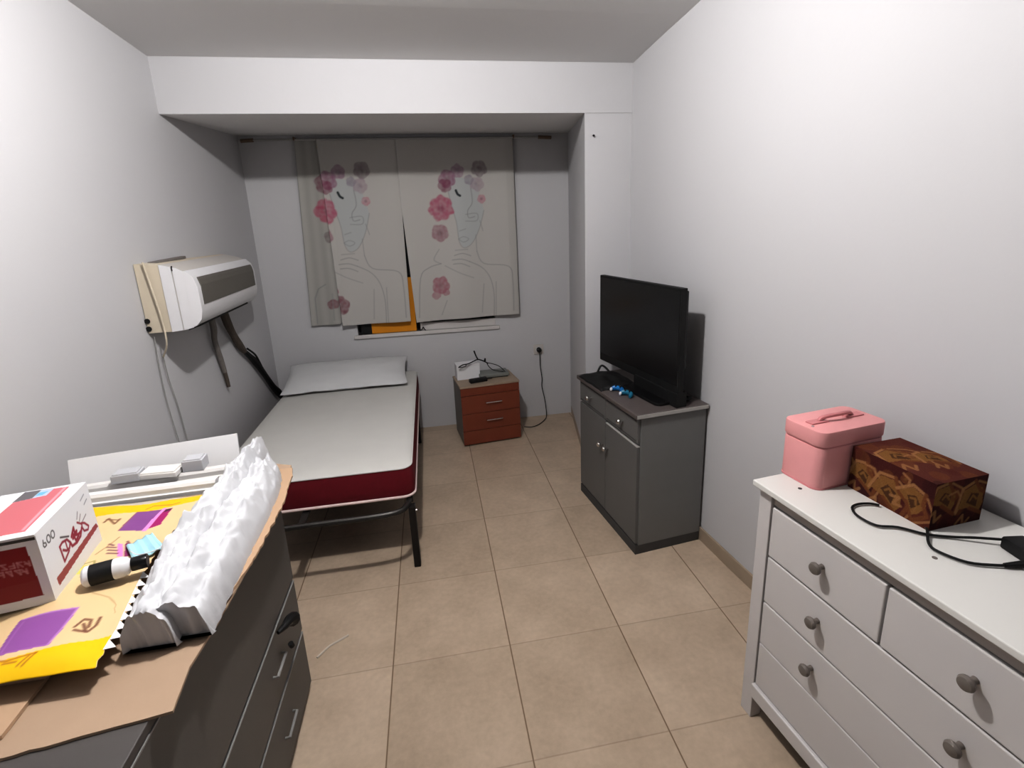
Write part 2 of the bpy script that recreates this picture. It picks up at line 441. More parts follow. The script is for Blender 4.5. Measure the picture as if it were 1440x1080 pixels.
# ------------------------------------------------------------------ lights
def plight(name, loc, w, r, col=(1, 1, 1)):
    l = bpy.data.lights.new(name, 'POINT'); l.energy = w; l.shadow_soft_size = r; l.color = col
    o = bpy.data.objects.new(name, l); COL.objects.link(o); o.location = loc; return o
plight('ceiling_bulb', (-0.32, -1.2, 2.565), 74, 0.035, (1.0, 0.985, 0.975))
w = bpy.data.worlds.new('world'); SC.world = w; w.use_nodes = True
w.node_tree.nodes['Background'].inputs[0].default_value = (0.5, 0.55, 0.62, 1); w.node_tree.nodes['Background'].inputs[1].default_value = 0.05

# ------------------------------------------------------------------ bed
bed = thing('bed_frame', 'low dark metal bed frame under the maroon mattress', 'bed', (-0.80, 0.53, 0))
BX0, BX1, BY0, BY1 = -.44, .44, -.80, .80
def rail(x):
    mb = MB(); mb.box(x - .015, x + .015, BY0, BY1, .315, .352, .004); mb.build('side_rail', M['steel'], bed)
rail(BX0 + .015); rail(BX1 - .015)
for s in (-1, 1):
    mb = MB()
    y = BY0 if s < 0 else BY1
    if s < 0: P = [(BX0 + .02, y + .02, .335), (BX0 + .025, y - .05, .335), (BX0 + .10, y - .115, .335), (0, y - .122, .335), (BX1 - .10, y - .115, .335), (BX1 - .025, y - .05, .335), (BX1 - .02, y + .02, .335)]
    else: P = [(BX0 + .02, y - .02, .335), (BX0 + .03, y + .02, .335), (0, y + .03, .335), (BX1 - .03, y + .02, .335), (BX1 - .02, y - .02, .335)]
    mb.tube(P, .0135, 10, sub=8); mb.build('end_bar', M['steel'], bed, True)
for x in (-.05, ):
    mb = MB(); mb.box(x - .016, x + .016, BY0 - .12, BY0 + .03, .33, .343, .003); mb.build('bracket', M['steel'], bed)
for x, y in ((BX1 - .005, BY0 - .05), (BX0 + .005, BY0 - .05), (BX1 - .012, .62), (BX0 + .012, .62)):
    mb = MB()
    mb.box(x - .016, x + .016, y - .02, y + .02, .0, .33, .004, rot=None)
    mb.build('leg', M['steel_bk'], bed)
for x in (BX1 - .005, ):
    mb = MB(); mb.lathe([(.006, 0), (.006, .006), (0, .008)], (x + .016, BY0 - .05, .30), (1, 0, 0), 10); mb.build('bolt', M['chrome'], bed, True)
mb = MB()
for k in range(13):
    y = BY0 + .06 + k * (1.5 / 12); mb.box(BX0 + .03, BX1 - .03, y - .03, y + .03, .338, .348, .002)
mb.build('slat_base', M['black'], bed)

def rounded_rect(x0, x1, y0, y1, r, n=6):
    P = []
    for cx, cy, a0 in ((x1 - r, y0 + r, -PI / 2), (x1 - r, y1 - r, 0), (x0 + r, y1 - r, PI / 2), (x0 + r, y0 + r, PI)):
        for k in range(n + 1):
            a = a0 + PI / 2 * k / n; P.append((cx + r * math.cos(a), cy + r * math.sin(a)))
    return P
mat_ = thing('mattress', 'single mattress with white top and maroon sides on the metal bed', 'mattress', (-0.80, 0.53, .352))
mx0, mx1, my0, my1 = -.455, .448, -.815, .86
mb = MB()
loops = []
prof = [(0.0, 0.0), (.004, .012), (.007, .05), (.006, .11), (0.0, .150)]
for off, z in prof:
    loops.append([mb.bm.verts.new((x, y, z)) for x, y in rounded_rect(mx0 - off, mx1 + off, my0 - off, my1 + off, .055)])
for A, B in zip(loops[:-1], loops[1:]):
    n = len(A)
    for k in range(n): mb.bm.faces.new((A[k], A[(k + 1) % n], B[(k + 1) % n], B[k]))
mb.bm.faces.new(list(reversed(loops[0]))); mb.bm.faces.new(loops[-1])
mb.build('side_band', M['maroon'], mat_, True)
mb = MB()
RR = rounded_rect(mx0, mx1, my0, my1, .055)
cx, cy = (mx0 + mx1) / 2, (my0 + my1) / 2
loops = []
for f, z in ((1.0, .1505), (.996, .156), (.985, .160), (.9, .162), (.6, .164), (.25, .165)):
    loops.append([mb.bm.verts.new((cx + (x - cx) * f, cy + (y - cy) * f, z + .003 * noise.noise(Vector((x * f * 5, y * f * 5, 1))))) for x, y in RR])
for A, B in zip(loops[:-1], loops[1:]):
    n = len(A)
    for k in range(n): mb.bm.faces.new((A[k], A[(k + 1) % n], B[(k + 1) % n], B[k]))
mb.bm.faces.new(loops[-1]); mb.bm.faces.new(list(reversed(loops[0])))
mb.build('top_panel', M['matt_top'], mat_, True)
for z, o_ in ((.004, .004), (.149, .000)):
    mb = MB(); P = rounded_rect(mx0 - o_, mx1 + o_, my0 - o_, my1 + o_, .057)
    P3 = [(x, y, z + .004) for x, y in P]; mb.tube(P3 + [P3[0]], .0075 if z < .1 else .0035, 8, smooth=False); mb.build('piping', M['piping'] if z < .1 else M['matt_top'], mat_, True)

# pillow leaning at the head
def make_pillow():
    mb = MB(); nx, ny = 40, 20
    def pos(i, j, s):
        u = -1 + 2 * i / nx; v = -1 + 2 * j / ny
        e = (1 - abs(u) ** 2.6) ** .5 * (1 - abs(v) ** 2.4) ** .55 if abs(u) < 1 and abs(v) < 1 else 0
        pin = 1 - .05 * (1 - abs(u)) * abs(v)
        x = .425 * u * (1 - .04 * (1 - v * v)); y = .20 * v * pin
        wr = .006 * noise.noise(Vector((u * 3, v * 2, 4))) + .003 * noise.noise(Vector((u * 9, v * 5, 2)))
        return Vector((x, y, s * (.058 * e) + wr))
    T = [[mb.bm.verts.new(pos(i, j, 1)) for i in range(nx + 1)] for j in range(ny + 1)]
    B = [[T[j][i] if i in (0, nx) or j in (0, ny) else mb.bm.verts.new(pos(i, j, -.75)) for i in range(nx + 1)] for j in range(ny + 1)]
    for j in range(ny):
        for i in range(nx):
            mb.bm.faces.new((T[j][i], T[j][i + 1], T[j + 1][i + 1], T[j + 1][i]))
            try: mb.bm.faces.new((B[j][i], B[j + 1][i], B[j + 1][i + 1], B[j][i + 1]))
            except ValueError: pass
    rx = Matrix.Rotation(math.radians(15), 3, 'X')
    for v in mb.bm.verts: v.co = rx @ v.co
    o = mb.build('pillow', M['pillow'], None, True)
    o.location = (-0.835, 1.155, .590); o.rotation_euler = (0, 0, math.radians(1.5))
    return o
tag(make_pillow(), 'flat white pillow leaning on the wall at the bed head', 'pillow')

# ------------------------------------------------------------------ air conditioner on the left wall
ac = thing('air_conditioner', 'old wall air conditioner with grey front panel above the bed', 'air conditioner', (-1.458, -0.04, 1.19), math.radians(1.6))
AL = .86
body = [(.0, .0), (.10, .0), (.16, .004), (.20, .018), (.224, .045), (.232, .085), (.232, .19), (.222, .235), (.20, .262), (.16, .282), (.09, .300), (0, .307)]
mb = MB(); mb.extrude_y([(0, 0), (.095, 0), (.095, .3), (0, .307)], 0, AL); mb.build('back_case', M['cream'], ac)
mb = MB(); mb.extrude_y([(.095, -.001)] + [p for p in body if p[0] > .097] + [(.095, .3)], 0, AL); mb.build('body_shell', M['ac_body'], ac, True)
fc = [(.19, .016), (.205, .022), (.228, .048), (.2375, .09), (.2375, .195), (.226, .240), (.20, .268), (.19, .268)]
mb = MB(); mb.extrude_y([(.148, .004), (.187, .012), (.19, .016), (.19, .266), (.16, .284), (.148, .286)], -.004, -.0002); mb.build('end_cap', M['white_pl'], ac)
mb = MB(); mb.extrude_y([(.097, -.001), (.143, .004), (.143, .289), (.097, .299)], -.004, -.0002); mb.build('end_cap', M['white_pl'], ac)
mb = MB(); mb.extrude_y(fc, -.006, AL + .004); mb.build('front_panel', M['white_pl'], ac, True)
mb = MB(); mb.extrude_y([(.2330, .110), (.2400, .112), (.2405, .120), (.2405, .20), (.2365, .222), (.2300, .236), (.222, .236), (.225, .110)], .03, AL - .03); mb.build('grille_panel', M['ac_grey'], ac)
mb = MB(); mb.extrude_y([(.150, .004), (.205, .024), (.207, .014), (.152, -.004)], .03, AL - .12); mb.build('louver', M['black'], ac)
mb = MB(); mb.box(.146, .150, -.0045, .0, .27, .292); mb.build('gap_mark', M['black'], ac)
mb = MB()
for z in (.02, .055): mb.lathe([(.012, 0), (.012, .004)], (.006, -.002, z), (0, -1, 0), 10)
mb.build('mounting_clip', M['black'], ac)
mb = MB(); mb.box(.01, .05, .10, .42, .300, .314, .003, rot=Matrix.Rotation(.03, 3, 'X')); mb.build('top_strip', M['hose'], ac)
def wl(y, off, z):   # point off the left wall, in the air conditioner's frame
    p = Vector((wall_x(WL, y) + off, y, z)); q = ac.matrix_basis.inverted() @ p; return tuple(q)
bpy.context.view_layer.update()
mb = MB(); mb.tube([wl(-.055, .05, 1.505), wl(-.052, .06, 1.40), wl(-.052, .075, 1.25), wl(-.045, .07, 1.14), wl(.0, .02, 1.07)], .0040, 8); mb.build('power_cord', M['cream'], ac, True)
mb = MB(); mb.tube([wl(.0, .02, 1.07), wl(.02, .012, .95), wl(.05, .010, .80), wl(.06, .012, .62)], .0022, 6); mb.build('cord', M['rod'], ac, True)
mb = MB(); mb.tube([wl(-.02, .012, 1.17), wl(-.03, .010, 1.0), wl(-.03, .010, .85), wl(-.01, .012, .64)], .0018, 6); mb.build('cord', M['rod'], ac, True)
mb = MB(); mb.tube([wl(.47, .045, 1.20), wl(.50, .035, 1.10), wl(.50, .028, 1.03), wl(.54, .022, .92), wl(.565, .02, .83)], [.017, .017, .014, .015, .013], 10); mb.build('drain_hose', M['hose'], ac, True)
mb = MB(); mb.tube([wl(.565, .02, .832), wl(.575, .02, .78), wl(.58, .02, .735)], [.0115, .011, .010], 10); mb.build('hose_tip', M['tape'], ac, True)
mb = MB(); mb.tube([wl(.60, .055, 1.20), wl(.66, .045, 1.10), wl(.73, .035, 1.02), wl(.80, .03, .94), wl(.86, .03, .88)], [.024, .024, .02, .023, .016], 10); mb.build('pipe_bundle', M['tape'], ac, True)
mb = MB(); mb.tube([wl(.86, .03, .88), wl(.93, .03, .83), wl(1.0, .032, .77), wl(1.12, .034, .64), wl(1.22, .035, .53), wl(1.30, .036, .46), wl(1.36, .036, .40)], [.014, .017, .022, .018, .02, .026, .018], 10); mb.build('pipe_wrap', M['black'], ac, True)
mb = MB(); mb.tube([wl(.87, .045, .895), wl(.95, .055, .835), wl(1.02, .05, .76), wl(1.08, .042, .69)], .006, 8); mb.build('cable', M['black'], ac, True)

# ------------------------------------------------------------------ nightstand
ns = thing('nightstand', 'small red-brown bedside drawer unit against the back wall', 'nightstand', (-0.040, 0.985, 0), math.radians(6.8))
NW, ND, NH = .445, .30, .468
mb = MB(); mb.box(0, .016, .004, ND, .02, NH - .016, .001); mb.build('side_panel', M['night_side'], ns)
mb = MB(); mb.box(NW - .016, NW, .004, ND, .02, NH - .016, .001); mb.build('side_panel', M['cherry'], ns)
mb = MB(); mb.box(.016, NW - .016, ND - .008, ND, .02, NH - .016); mb.build('back_panel', M['night_side'], ns)
mb = MB(); mb.box(-.004, NW + .004, -.006, ND, NH - .016, NH, .002); mb.build('top', M['night_top'], ns)
mb = MB(); mb.box(.03, NW - .03, .025, ND - .02, 0, .022); mb.build('plinth', M['black'], ns)
mb = MB(); mb.box(.0, NW, -.004, .012, NH - .075, NH - .018, .001); mb.build('top_rail', M['cherry'], ns)
for z0, z1, hz in ((.255, .390, .333), (.122, .2515, .196), (.012, .1185, None)):
    dmb = MB(); dmb.box(.001, NW - .001, -.014, .004, z0, z1, .002); d = dmb.build('drawer', M['cherry'], ns)
    if hz:
        mb = MB(); c = NW * .54; mb.tube([(c - .06, -.014, hz), (c - .06, -.034, hz), (c + .06, -.034, hz), (c + .06, -.014, hz)], .0042, 8, smooth=False); mb.build('handle', M['chrome'], d, True)
def nsp(x, y, z):
    a = math.radians(6.8); return (-0.040 + x * math.cos(a) - y * math.sin(a), 0.985 + x * math.sin(a) + y * math.cos(a), z)
# things on the nightstand
bx = thing('carton', 'small plain white box on the left of the bedside unit', 'box', nsp(.10, .215, NH), math.radians(6.8))
mb = MB(); mb.box(-.088, .088, -.05, .05, 0, .118, .0015); mb.build('box_body', M['whitebox'], bx)
mb = MB(); mb.box(-.0885, .0885, -.0505, .0505, .098, .1185, .0015); mb.build('box_lid', M['white_pl'], bx)
rt = thing('modem', 'flat grey device lying on the bedside unit beside the white box', 'modem', nsp(.295, .185, NH), math.radians(4))
mb = MB(); mb.box(-.115, .115, -.065, .065, .006, .034, .006); mb.build('case', M['grey_dev'], rt, True)
mb = MB(); mb.box(-.105, .105, -.06, .06, 0, .008, .002); mb.build('base', M['black'], rt)
pb = thing('power_brick', 'small black adapter at the front of the bedside unit top', 'adapter', nsp(.16, .075, NH), math.radians(14))
mb = MB(); mb.box(-.075, .06, -.024, .024, 0, .028, .006); mb.build('brick_body', M['black'], pb, True)
mb = MB(); mb.tube([(.06, 0, .014), (.085, .004, .012), (.11, .02, .006)], .004, 8); mb.build('cable', M['black'], pb, True)
cb = thing('cable_bundle', 'black looped cable tangled over the white box and grey device', 'cable', nsp(.12, .17, NH + .118))
mb = MB()
z0 = .006
mb.tube([(-.095, -.055, -.005), (-.06, -.045, .01), (-.02, -.035, .012), (.03, -.01, .024), (.06, 0, .03), (.10, .01, .012), (.135, .01, -.010)], .0045, 8)
mb.tube([(.058, 0, .03), (.045, .005, .06), (.033, .005, .098)], [.006, .005, .006], 8)
mb.tube([(-.095, -.055, -.005), (-.075, -.058, -.004), (-.045, -.05, -.002), (-.035, -.042, .006)], .003, 6)
mb.build('cable_loop', M['black'], cb, True)
mb = MB(); mb.tube([(.125, .01, -.005), (.165, .01, -.015), (.215, .0, -.035), (.245, -.01, -.062), (.26, -.02, -.080)], .003, 6)
mb.tube([(.125, .01, -.005), (.14, .0, -.035), (.17, -.01, -.06), (.215, -.015, -.072), (.25, -.02, -.078)], .003, 6); mb.build('cable_loop', M['black'], cb, True)
mb = MB(); mb.lathe([(.007, 0), (.008, .006), (.005, .022), (0, .024)], (.112, .01, .010), (.1, 0, 1), 10); mb.build('plug', M['black'], cb, True)

# socket + plug
so = thing('wall_socket', 'white wall socket low on the back wall', 'socket', (.646, YB, .588))
mb = MB(); mb.box(-.042, .042, -.009, 0, -.042, .042, .004); mb.build('plate', M['ac_body'], so, True)
mb = MB(); mb.lathe([(.024, 0), (.024, .004), (.02, .004), (.02, .001)], (0, -.008, 0), (0, -1, 0), 20); mb.build('socket_ring', M['white_pl'], so, True)
pl = thing('plug_cord', 'black plug with a cord running down the back wall to the floor', 'cord', (.646, YB - .012, .588))
mb = MB(); mb.lathe([(.019, 0), (.021, .01), (.019, .03), (.012, .036), (0, .036)], (0, 0, 0), (0, -1, 0), 16); mb.build('plug', M['black'], pl, True)
mb = MB(); mb.tube([(0, -.028, -.008), (.003, -.024, -.05), (.008, -.010, -.15), (.020, -.008, -.25), (.016, -.01, -.32), (.035, -.012, -.42), (.045, -.012, -.50), (.045, -.03, -.57), (.02, -.09, -.583), (-.05, -.18, -.584), (-.12, -.22, -.584), (-.18, -.2, -.584)], .0035, 6); mb.build('cord', M['black'], pl, True)

# ------------------------------------------------------------------ grey cabinet under the television
cab = thing('sideboard', 'low grey cabinet with two drawers and two doors on the right', 'cabinet', (0.693, -0.492, 0), math.radians(6.6))
CW, CDp, CH = .665, .366, .742   # length (local y), depth (local x)
mb = MB()
mb.box(.016, CDp, 0, .018, .05, CH - .022, .001); mb.box(.016, CDp, CW - .018, CW, .05, CH - .022, .001); mb.box(.016, CDp, .018, CW - .018, .05, .068); mb.box(CDp - .008, CDp, .018, CW - .018, .068, CH - .022)
mb.box(.016, CDp - .01, .018, CW - .018, .575, .59)
mb.build('carcass', M['cab'], cab)
mb = MB(); mb.box(.001, CDp - .001, .001, CW - .001, 0, .050, .001); mb.build('plinth', M['plinth'], cab)
mb = MB(); mb.box(-.016, CDp + .006, -.012, CW + .012, CH - .022, CH, .004); tp = mb.build('top', M['cab_top'], cab)
mb = MB(); mb.box(-.012, CDp + .002, -.0135, -.0115, CH - .020, CH - .002, .0005); mb.build('edge_strip', M['cab_edge'], tp)
def cab_knob(p, y, z):
    mb = MB(); mb.lathe([(.006, 0), (.005, .008), (.006, .012), (.0125, .018), (.0135, .024), (.010, .030), (0, .032)], (-.002, y, z), (-1, 0, 0), 14); mb.build('knob', M['chrome'], p, True)
for y0, y1, ky in ((.004, CW / 2 - .002, .145), (CW / 2 + .002, CW - .004, .51)):
    mb = MB(); mb.box(0, .016, y0, y1, .592, CH - .026, .002)
    d = mb.build('drawer', M['cab_front'], cab); cab_knob(d, ky, .655)
    mb = MB(); mb.box(-.0015, .001, y0 + .012, y1 - .012, .602, .606); mb.box(-.0015, .001, y0 + .012, y1 - .012, CH - .04, CH - .036); mb.build('groove', M['plinth'], d)
for y0, y1, ky in ((.004, CW / 2 - .002, CW / 2 - .03), (CW / 2 + .002, CW - .004, CW / 2 + .03)):
    mb = MB(); mb.box(0, .016, y0, y1, .06, .572 if ky < CW / 2 else .583, .002)
    d = mb.build('door', M['cab_front'], cab); cab_knob(d, ky, .44)
mb = MB(); mb.box(-.001, .0145, .004, CW / 2 - .004, .5725, .578, .001); mb.build('door_edge', M['cab_edge'], d)
def cabp(x, y, z=CH):
    a = math.radians(6.6); return (0.693 + x * math.cos(a) - y * math.sin(a), -0.492 + x * math.sin(a) + y * math.cos(a), z)

# television
tn = Vector((.895, -.470, 0)); tf = Vector((.768, .255, 0))
tdir = (tf - tn); TL = tdir.length; trz = math.atan2(tdir.y, tdir.x) - PI / 2
tv = thing('television', 'black flat television standing on the grey cabinet', 'television', (tn.x, tn.y, CH), trz)   # local y runs to the far edge, local x into the wall
TZ0, TZ1 = .060, .560
mb = MB(); mb.box(0, .030, 0, TL, TZ0, TZ1, .003); mb.build('bezel', M['black'], tv)
mb = MB(); mb.box(-.0015, .002, .012, TL - .012, TZ0 + .045, TZ1 - .012, .0005); mb.build('screen', M['screen'], tv)
mb = MB(); mb.prism([(.030, .006), (.052, .02), (.052, TL - .05), (.030, TL - .02)], TZ0 + .12, TZ1 - .015, .006); mb.build('rear_casing', M['black'], tv)
mb = MB(); mb.box(.005, .04, TL * .22, TL * .40, .012, TZ0 + .05, .006); mb.build('neck', M['black'], tv)
mb = MB(); mb.prism(rounded_rect(-.075, .12, TL * .07, TL * .52, .03), 0, .014, .003); mb.build('base', M['black_gl'], tv)
mb = MB(); mb.prism([(-.006, .0), (.05, .0), (.05, .30), (-.006, .36)], 0.0, TZ0 + .01, .002); mb.build('foot', M['black'], tv)

# black console / bag at the far end, and blue controllers
def lump(name, parent, m, nx, ny, fx, sub=False):
    pass
bg = thing('cloth_bag', 'black crumpled bag lying at the far end of the grey cabinet top', 'bag', cabp(.095, .50), math.radians(6.6))
mb = MB(); n_, m_ = 26, 14
for j in range(m_ + 1):
    for i in range(n_ + 1):
        u = -1 + 2 * i / n_; v = -1 + 2 * j / m_
        h = max(0, (1 - abs(u) ** 3) * (1 - abs(v) ** 3)) ** .6
        z = h * (.030 + .012 * noise.noise(Vector((u * 2.3, v * 2, 3))) + .008 * max(0, v) * max(0, u)) + .001
        mb.bm.verts.new((.112 * u + .01 * noise.noise(Vector((v * 2, 0, 1))), .150 * v + .012 * noise.noise(Vector((u * 2, 3, 1))), z))
mb.bm.verts.ensure_lookup_table()
for j in range(m_):
    for i in range(n_):
        a = j * (n_ + 1) + i; mb.bm.faces.new([mb.bm.verts[k] for k in (a, a + 1, a + n_ + 2, a + n_ + 1)])
bb = mb.build('bag_body', M['black'], bg, True)
s = bb.modifiers.new('t', 'SOLIDIFY'); s.thickness = .0015; s.offset = -1
mb = MB(); mb.tube([(.05, .06, .020), (.035, .10, .048), (.02, .125, .052), (-.01, .11, .018)], .006, 8); mb.build('strap', M['black'], bg, True)
def controller(loc, rz, m, label):
    c = thing('game_controller', label, 'controller', loc, rz, 'small game controllers on the grey cabinet'); c.scale = (.72, .72, .85)
    mb = MB(); mb.tube([(-.045, -.022, .012), (-.035, .004, .018), (-.012, .014, .020), (.012, .014, .020), (.035, .004, .018), (.045, -.022, .012)], [.010, .016, .015, .015, .016, .010], 10); mb.build('shell', m, c, True)
    for x in (-.02, .02):
        mb = MB(); mb.lathe([(.006, 0), (.004, .006), (.007, .011), (.005, .014), (0, .014)], (x, .004, .030), (0, -.2, 1), 10); mb.build('thumbstick', M['black'], c, True)
    mb = MB(); mb.lathe([(.011, 0), (.012, .005), (.008, .010), (0, .011)], (-.038, -.022, .014), (-.3, -.9, .3), 12); mb.build('grip_end', M['white_pl'], c, True)
    return c
controller(cabp(.060, .315), math.radians(-60), M['blue'], 'bright blue small controller on the grey cabinet, nearer the black bag')
controller(cabp(.070, .235), math.radians(-65), M['teal'], 'teal blue small controller with white tip in front of the television')

# black cable heap under the television edge
ch = thing('cable_heap', 'black cables heaped beside the television base at the near end', 'cable', cabp(.25, .06))
mb = MB(); P = []
for k in range(60):
    a = k * .62; P.append((.035 * math.cos(a) * (1 + .3 * math.sin(k * .37)) + .02, .03 * math.sin(a) * (1 + .3 * math.cos(k * .53)), .006 + .022 * abs(math.sin(k * .29))))
mb.tube(P, .004, 6, sub=3); mb.build('cable_coil', M['black'], ch, True)

# ------------------------------------------------------------------ white dresser (right)
TH = .108; DO = (.724, -1.317)
dr = thing('white_dresser', 'white painted chest of drawers with taupe knobs at right', 'dresser', (DO[0], DO[1], 0), TH)
# local x into the wall, local -y towards the camera (u = -y)
DT, DD, DL = .845, .418, .86
def D(mb, u0, u1, v0, v1, z0, z1, bev=.002): mb.box(v0, v1, -u1, -u0, z0, z1, bev); return mb
def drp(u, v, z=DT):
    return (DO[0] + math.sin(TH) * u + math.cos(TH) * v, DO[1] - math.cos(TH) * u + math.sin(TH) * v, z)
mb = MB(); D(mb, -.012, DL + .012, -.020, DD, DT - .018, DT, .003); tpo = mb.build('top', M['dres_top'], dr)
for u, v, m in ((.077, .065, M['plinth']), (.416, .104, M['knob'])):
    mb = MB(); mb.lathe([(.0055, 0), (.0055, .0012), (.003, .0014)], (v, -u, DT - .0002), (0, 0, 1), 12); mb.build('screw_cap', m, tpo)
for u0 in (0, DL - .045):
    mb = MB(); D(mb, u0, u0 + .045, 0, .04, 0, DT - .018, .002); mb.build('post', M['dres'], dr)
    mb = MB(); D(mb, u0 + .002, u0 + .045, DD - .06, DD - .02, 0, DT - .018, .002); mb.build('post', M['dres'], dr)
for u0 in (.006, DL - .024):
    mb = MB(); D(mb, u0, u0 + .018, .04, DD - .06, .09, DT - .018); mb.build('side_panel', M['dres'], dr)
mb = MB(); D(mb, .02, DL - .02, DD - .028, DD - .022, .09, DT - .018, 0); mb.build('back_panel', M['dres'], dr)
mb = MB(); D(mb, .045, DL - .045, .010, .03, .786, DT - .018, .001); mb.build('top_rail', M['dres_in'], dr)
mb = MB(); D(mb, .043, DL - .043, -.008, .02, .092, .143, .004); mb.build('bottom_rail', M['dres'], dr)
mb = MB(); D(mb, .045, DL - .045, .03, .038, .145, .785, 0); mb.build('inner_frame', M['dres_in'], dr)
def knob(p, u, z):
    mb = MB(); mb.lathe([(.0075, 0), (.0065, .006), (.0075, .012), (.0155, .020), (.0165, .025), (.0135, .031), (.006, .034), (0, .0345)], (.001, -u, z), (-1, 0, 0), 18); mb.build('knob', M['knob'], p, True)
cu = .397
rows = [(.622, .782, [(.050, .394), (.400, .812)]), (.462, .616, [(.050, .812)]), (.309, .4575, [(.050, .812)]), (.146, .3055, [(.050, .812)])]
for k, (z0, z1, spans) in enumerate(rows):
    for a, b in spans:
        mb = MB(); D(mb, a, b, .002, .022, z0, z1, .003); d = mb.build('drawer', M['dres'], dr)
        zk = (z0 + z1) / 2 + .012
        if k == 0: knob(d, .231 if a < .2 else .585, zk)
        elif k < 3:
            knob(d, .238, zk); knob(d, .587, zk)

# pink case
pc = thing('vanity_case', 'pink leatherette vanity case with handle on the white dresser', 'case', drp(.034, .212), TH + math.radians(1.5))
PH = .176; pv, pu = .122, .070
mb = MB(); mb.prism(rounded_rect(-pv, pv, -pu, pu, .028), .004, .126, .003); mb.build('case_body', M['pink'], pc, True)
mb = MB(); mb.prism(rounded_rect(-pv - .002, pv + .002, -pu - .002, pu + .002, .029), .130, PH, .005); ld = mb.build('case_lid', M['pink'], pc, True)
mb = MB(); mb.prism(rounded_rect(-pv + .002, pv - .002, -pu + .002, pu - .002, .027), .120, .136); mb.build('seam', M['pink_dk'], pc, True)
mb = MB(); mb.prism(rounded_rect(-pv - .001, pv + .001, -pu - .001, pu + .001, .028), 0, .005, .001); mb.build('base_trim', M['pink_dk'], pc, True)
for sgn in (-1, 1):
    mb = MB(); mb.box(-.098 if sgn < 0 else .036, -.036 if sgn < 0 else .098, -.013, .013, PH - .001, PH + .004, .002)
    mb.build('handle_tab', M['pink_dk'], ld)
mb = MB()
pts = [(-.062, 0, PH + .002), (-.054, 0, PH + .010), (-.035, -.006, PH + .016), (0, -.010, PH + .018), (.035, -.006, PH + .016), (.054, 0, PH + .010), (.062, 0, PH + .002)]
mb.tube(pts, .006, 8); mb.build('handle', M['pink_dk'], ld, True)
mb = MB(); mb.lathe([(.004, 0), (.004, .002), (0, .003)], (-.115 + .01, -.02, PH), (0, 0, 1), 8); mb.build('stud', M['chrome'], ld)

# patterned fabric box : local x = depth, local y = -u
fb = thing('fabric_box', 'brown and maroon patterned fabric covered box on the white dresser', 'box', drp(.229, .277), TH - math.radians(2))
fl, fd, fh = .228, .165, .126
def fabric(cv, seed):
    gold = (134, 96, 52); gold2 = (160, 118, 78); mar = (86, 36, 34); dk = (52, 24, 26); mid = (112, 66, 40)
    for k in range(26):
        r = random.Random(seed * 100 + k)
        x = r.uniform(cv.x0, cv.x1); y = r.uniform(cv.y0, cv.y1); q = r.uniform(.012, .03)
        cv.blob(x, y, q, r.choice([mar, dk, mar, mid]), .7, 3, None, k)
    w_ = (cv.x1 - cv.x0)
    nk = max(2, int(round(w_ / .075)))
    for k in range(nk):
        r = random.Random(seed * 77 + k)
        cx = cv.x0 + (k + .5) * w_ / nk + r.uniform(-.01, .01); cy = (cv.y0 + cv.y1) / 2 + r.uniform(-.022, .022); a = r.uniform(.038, .052); ro = r.uniform(-.5, .5)
        def T(P): return [(cx + a * (x * math.cos(ro) - y * math.sin(ro)), cy + a * (x * math.sin(ro) + y * math.cos(ro))) for x, y in P]
        cv.poly(T([(-1.0, .1), (-.35, .85), (.35, .75), (.75, .2), (.5, -.6), (.1, -1.0), (-.25, -.35)]), gold, .9)
        cv.line(T([(-1.15, .05), (-.4, .98), (.4, .88)]), .008, gold2, .85)
        cv.line(T([(.45, .9), (.55, .2), (1.0, -.35), (.35, -1.25), (-.35, -.3)]), .010, mid, .95)
        cv.line(T([(.62, .75), (1.2, .1), (1.35, -.4), (.5, -1.35)]), .006, gold2, .75)
        cv.poly(T([(-.45, .15), (0, .45), (.4, .1), (.05, -.55)]), dk, .75)
        cv.line(T([(-.2, .1), (.05, .25), (.2, -.1)]), .006, gold, .9)
        cv.line(T([(-1.3, -.7), (-.8, -.45), (-.95, -1.1), (-.5, -.9)]), .008, gold2, .7)
        cv.blob(*T([(-.95, .95)])[0], .014, mid, .85, 3, gold, k + .5)
        cv.line(T([(-1.2, 1.2), (-.7, 1.1), (-.65, .75)]), .006, gold2, .7)
    for j in range(cv.ny):
        for i in range(cv.nx):
            f = .86 + .28 * noise.noise(Vector((i * .9, j * .9, seed)))
            cv.c[j][i] = [max(0, v * f) for v in cv.c[j][i]]
E_ = .006
mb = MB(); mb.box(-fd / 2 + .002, fd / 2 - .002, -fl / 2 + .002, fl / 2 - .002, .001, fh - .002, .004); mb.build('box_core', M['maroon'], fb)
cv = Canvas(-fl / 2, fl / 2, 0, fh, .002, (72, 32, 30)); fabric(cv, 1)
cv.mesh('front_cover', lambda x, y, u, v: (-fd / 2 - .003 * math.sin(PI * u) * math.sin(PI * v), -x, y), M['print_fabric'], fb)
cv = Canvas(-fd / 2, fd / 2, 0, fh, .002, (66, 30, 29)); fabric(cv, 2)
cv.mesh('side_cover', lambda x, y, u, v: (x, -fl / 2 - .003 * math.sin(PI * u) * math.sin(PI * v), y), M['print_fabric'], fb)
cv = Canvas(-fd / 2, fd / 2, -fl / 2, fl / 2, .002, (92, 48, 40)); fabric(cv, 3)
cv.mesh('lid_cover', lambda x, y, u, v: (x, y, fh + .004 * math.sin(PI * u) * math.sin(PI * v)), M['print_fabric'], fb)
cv = Canvas(-fd / 2, fd / 2, 0, fh, .004, (66, 30, 29)); fabric(cv, 4)
cv.mesh('side_cover', lambda x, y, u, v: (-x, fl / 2, y), M['print_fabric'], fb)

